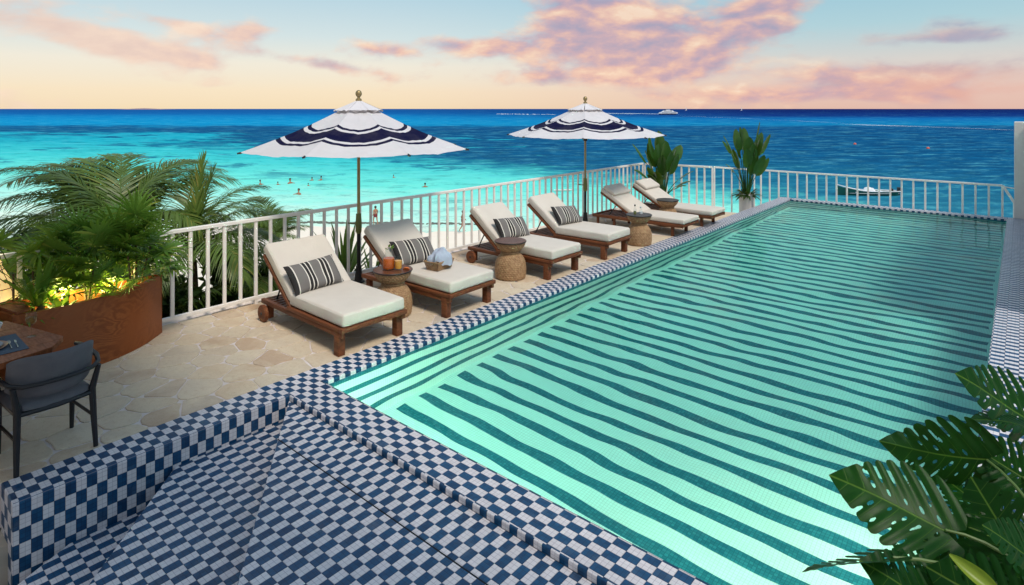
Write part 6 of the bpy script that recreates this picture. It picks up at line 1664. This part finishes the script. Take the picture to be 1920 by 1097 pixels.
xprism('cabin', [(-11, 5.6), (11.5, 5.6), (8, 8.4), (-7, 8.4)], 3.8, M_['hull_white'])
xprism('bridge', [(-4, 8.4), (4.5, 8.4), (2.5, 9.6), (-3, 9.6)], 3.0, M_['hull_white'])
for k in range(12):
    x = -11 + k * 2.1; m = MB(); m.box(x, x + 1.7, -4.38, -4.3, 3.5, 4.4); m.box(x, x + 1.7, 4.3, 4.38, 3.5, 4.4); m.build('window', M_['window_dark'], fy)
for k in range(7):
    x = -8 + k * 2.2; m = MB(); m.box(x, x + 1.9, -3.9, 3.9, 6.5, 7.5); m.build('window', M_['window_dark'], fy)
m = MB(); m.box(-7.5, -1, -2.6, 2.6, 9.5, 10.0); m.box(3, 8, -2.2, 2.2, 8.9, 9.4); m.build('awning', M_['hull_navy'], fy)
def foam(name, label, pts_, wid, seed, z=.05):
    rn = random.Random(seed); m = MB()
    for (x0, y0), (x1, y1) in zip(pts_[:-1], pts_[1:]):
        n = max(2, int(abs(x1 - x0) / 2.5))
        for k in range(n):
            s = (k + rn.uniform(0, .6)) / n; ln = rn.uniform(.6, 1.9) / n
            a = sea_at(x0 + (x1 - x0) * s, y0 + (y1 - y0) * s); b = sea_at(x0 + (x1 - x0) * min(1, s + ln), y0 + (y1 - y0) * min(1, s + ln)); D = a.dot(FW); w_ = wid * D * D / 12000 * rn.uniform(.3, 1.2)
            a = a + FW * rn.uniform(-1, 1) * w_ * .8; b = b + FW * rn.uniform(-1, 1) * w_ * .8; mid = (a + b) / 2
            zz = SEA + z + rn.uniform(0, .05)
            m.add([(a.x, a.y, zz), (mid.x - FW.x * w_, mid.y - FW.y * w_, zz), (b.x, b.y, zz), (mid.x + FW.x * w_, mid.y + FW.y * w_, zz)], [(0, 1, 2, 3)])
    o = m.build(name, M_['foam']); tag(o, label, 'foam', kind='stuff')
foam('wake', 'white wake trailing behind the ferry', [(1100, 212.2), (1150, 212.6), (1200, 213.2), (1238, 213.8)], .9, 2)
foam('surf', 'thin white surf line breaking on the far reef', [(1290, 218), (1380, 221.5), (1480, 226), (1560, 230)], 1.2, 3)
foam('surf', 'broader white surf on the far reef at the right', [(1600, 234), (1700, 236.5), (1790, 240), (1900, 244)], 2.2, 4)
foam('surf', 'faint surf streak left of the ferry', [(930, 213.6), (1040, 214.8)], .5, 6)
for x, y, lb in ((1603, 271, 'orange mooring buoy nearer the tall paddle-leaf plant'), (1740, 279, 'orange mooring buoy nearer the right wall')):
    p = sea_at(x, y); t = thing('buoy', lb, 'buoy', (p.x, p.y, SEA - .3), group='mooring buoys'); m = MB(); m.lathe([(.001, .1), (.28, .14), (.42, .4), (.34, .66), (.1, .78), (.001, .8)], 14); m.build('float', M_['buoy'], t, smooth=True)
    m = MB(); m.tube([(0, 0, .76), (0, 0, .95)], .04, 6); m.build('ring_post', M_['hull_white'], t)
for x, lb in ((1286, 'tiny white sail on the horizon right of the ferry'), (1390, 'tiny white sail on the horizon above the far railing')):
    D = 3600; q = FW * D + RT * ((x - 960) / 1127 * D); t = thing('sailboat', lb, 'sailboat', (q.x, q.y, SEA - 1), YAW, 'far sailboats')
    m = MB(); m.add([(0, -.1, 4), (5, -.1, 4), (0, -.1, 26), (0, .1, 4), (5, .1, 4), (0, .1, 26)], [(0, 1, 2), (5, 4, 3), (0, 3, 4, 1), (1, 4, 5, 2), (2, 5, 3, 0)]); m.build('sail', M_['hull_white'], t)
    m = MB(); m.box(-5, 6, -1.2, 1.2, 0, 2.4); m.build('hull', M_['hull_white'], t, bevel=.5)
# weed line at the water's edge
rn = random.Random(19)
m = MB()
for k in range(260):
    x = rn.uniform(520, 905); y = 417.5 + (x - 600) * .010 + rn.gauss(0, .7); p = sea_at(x, y); r = rn.uniform(.08, .38)
    m.lathe([(.001, 0), (r, .01), (r * .7, .05), (.001, .07)], 6, c=(p.x, p.y, SEA + .0)); 
o = m.build('seaweed', M_['rock']); tag(o, 'dark line of seaweed washed along the waterline', 'seaweed', kind='stuff')

# ------------------------------------------------------------------ hotel behind the camera, with an unseen roof added to shade the steps and dining corner
ht = thing('hotel_wing', 'white hotel wing behind the viewer, with an unseen roof slab added for shade', 'building')
m = MB(); m.box(-13, 3.9, -12, -7.2, -1.3, 5.6); m.build('wall', M_['plaster'], ht)
m = MB(); m.box(-11, 3.6, -0.9, 1.50, 4.85, 5.05); m.build('added_shade_roof', M_['plaster'], ht)  # unseen slab added here, its edge set by where the shade should end
for x in (-10.5, 3.2):  # posts and ties carrying the added roof
    m = MB(); m.box(x - .14, x + .14, -.6, -.32, SEA + .3 if x < -8 else -.012, 4.85); m.build('column', M_['plaster'], ht)
    m = MB(); m.box(x - .12, x + .12, -7.2, -.76, 4.86, 5.04); m.build('beam', M_['plaster'], ht)
for k in range(5):
    m = MB(); m.box(-12 + k * 3.2, -10 + k * 3.2, -7.2, -7.15, 0, 2.4); m.build('door', M_['window_dark'], ht)
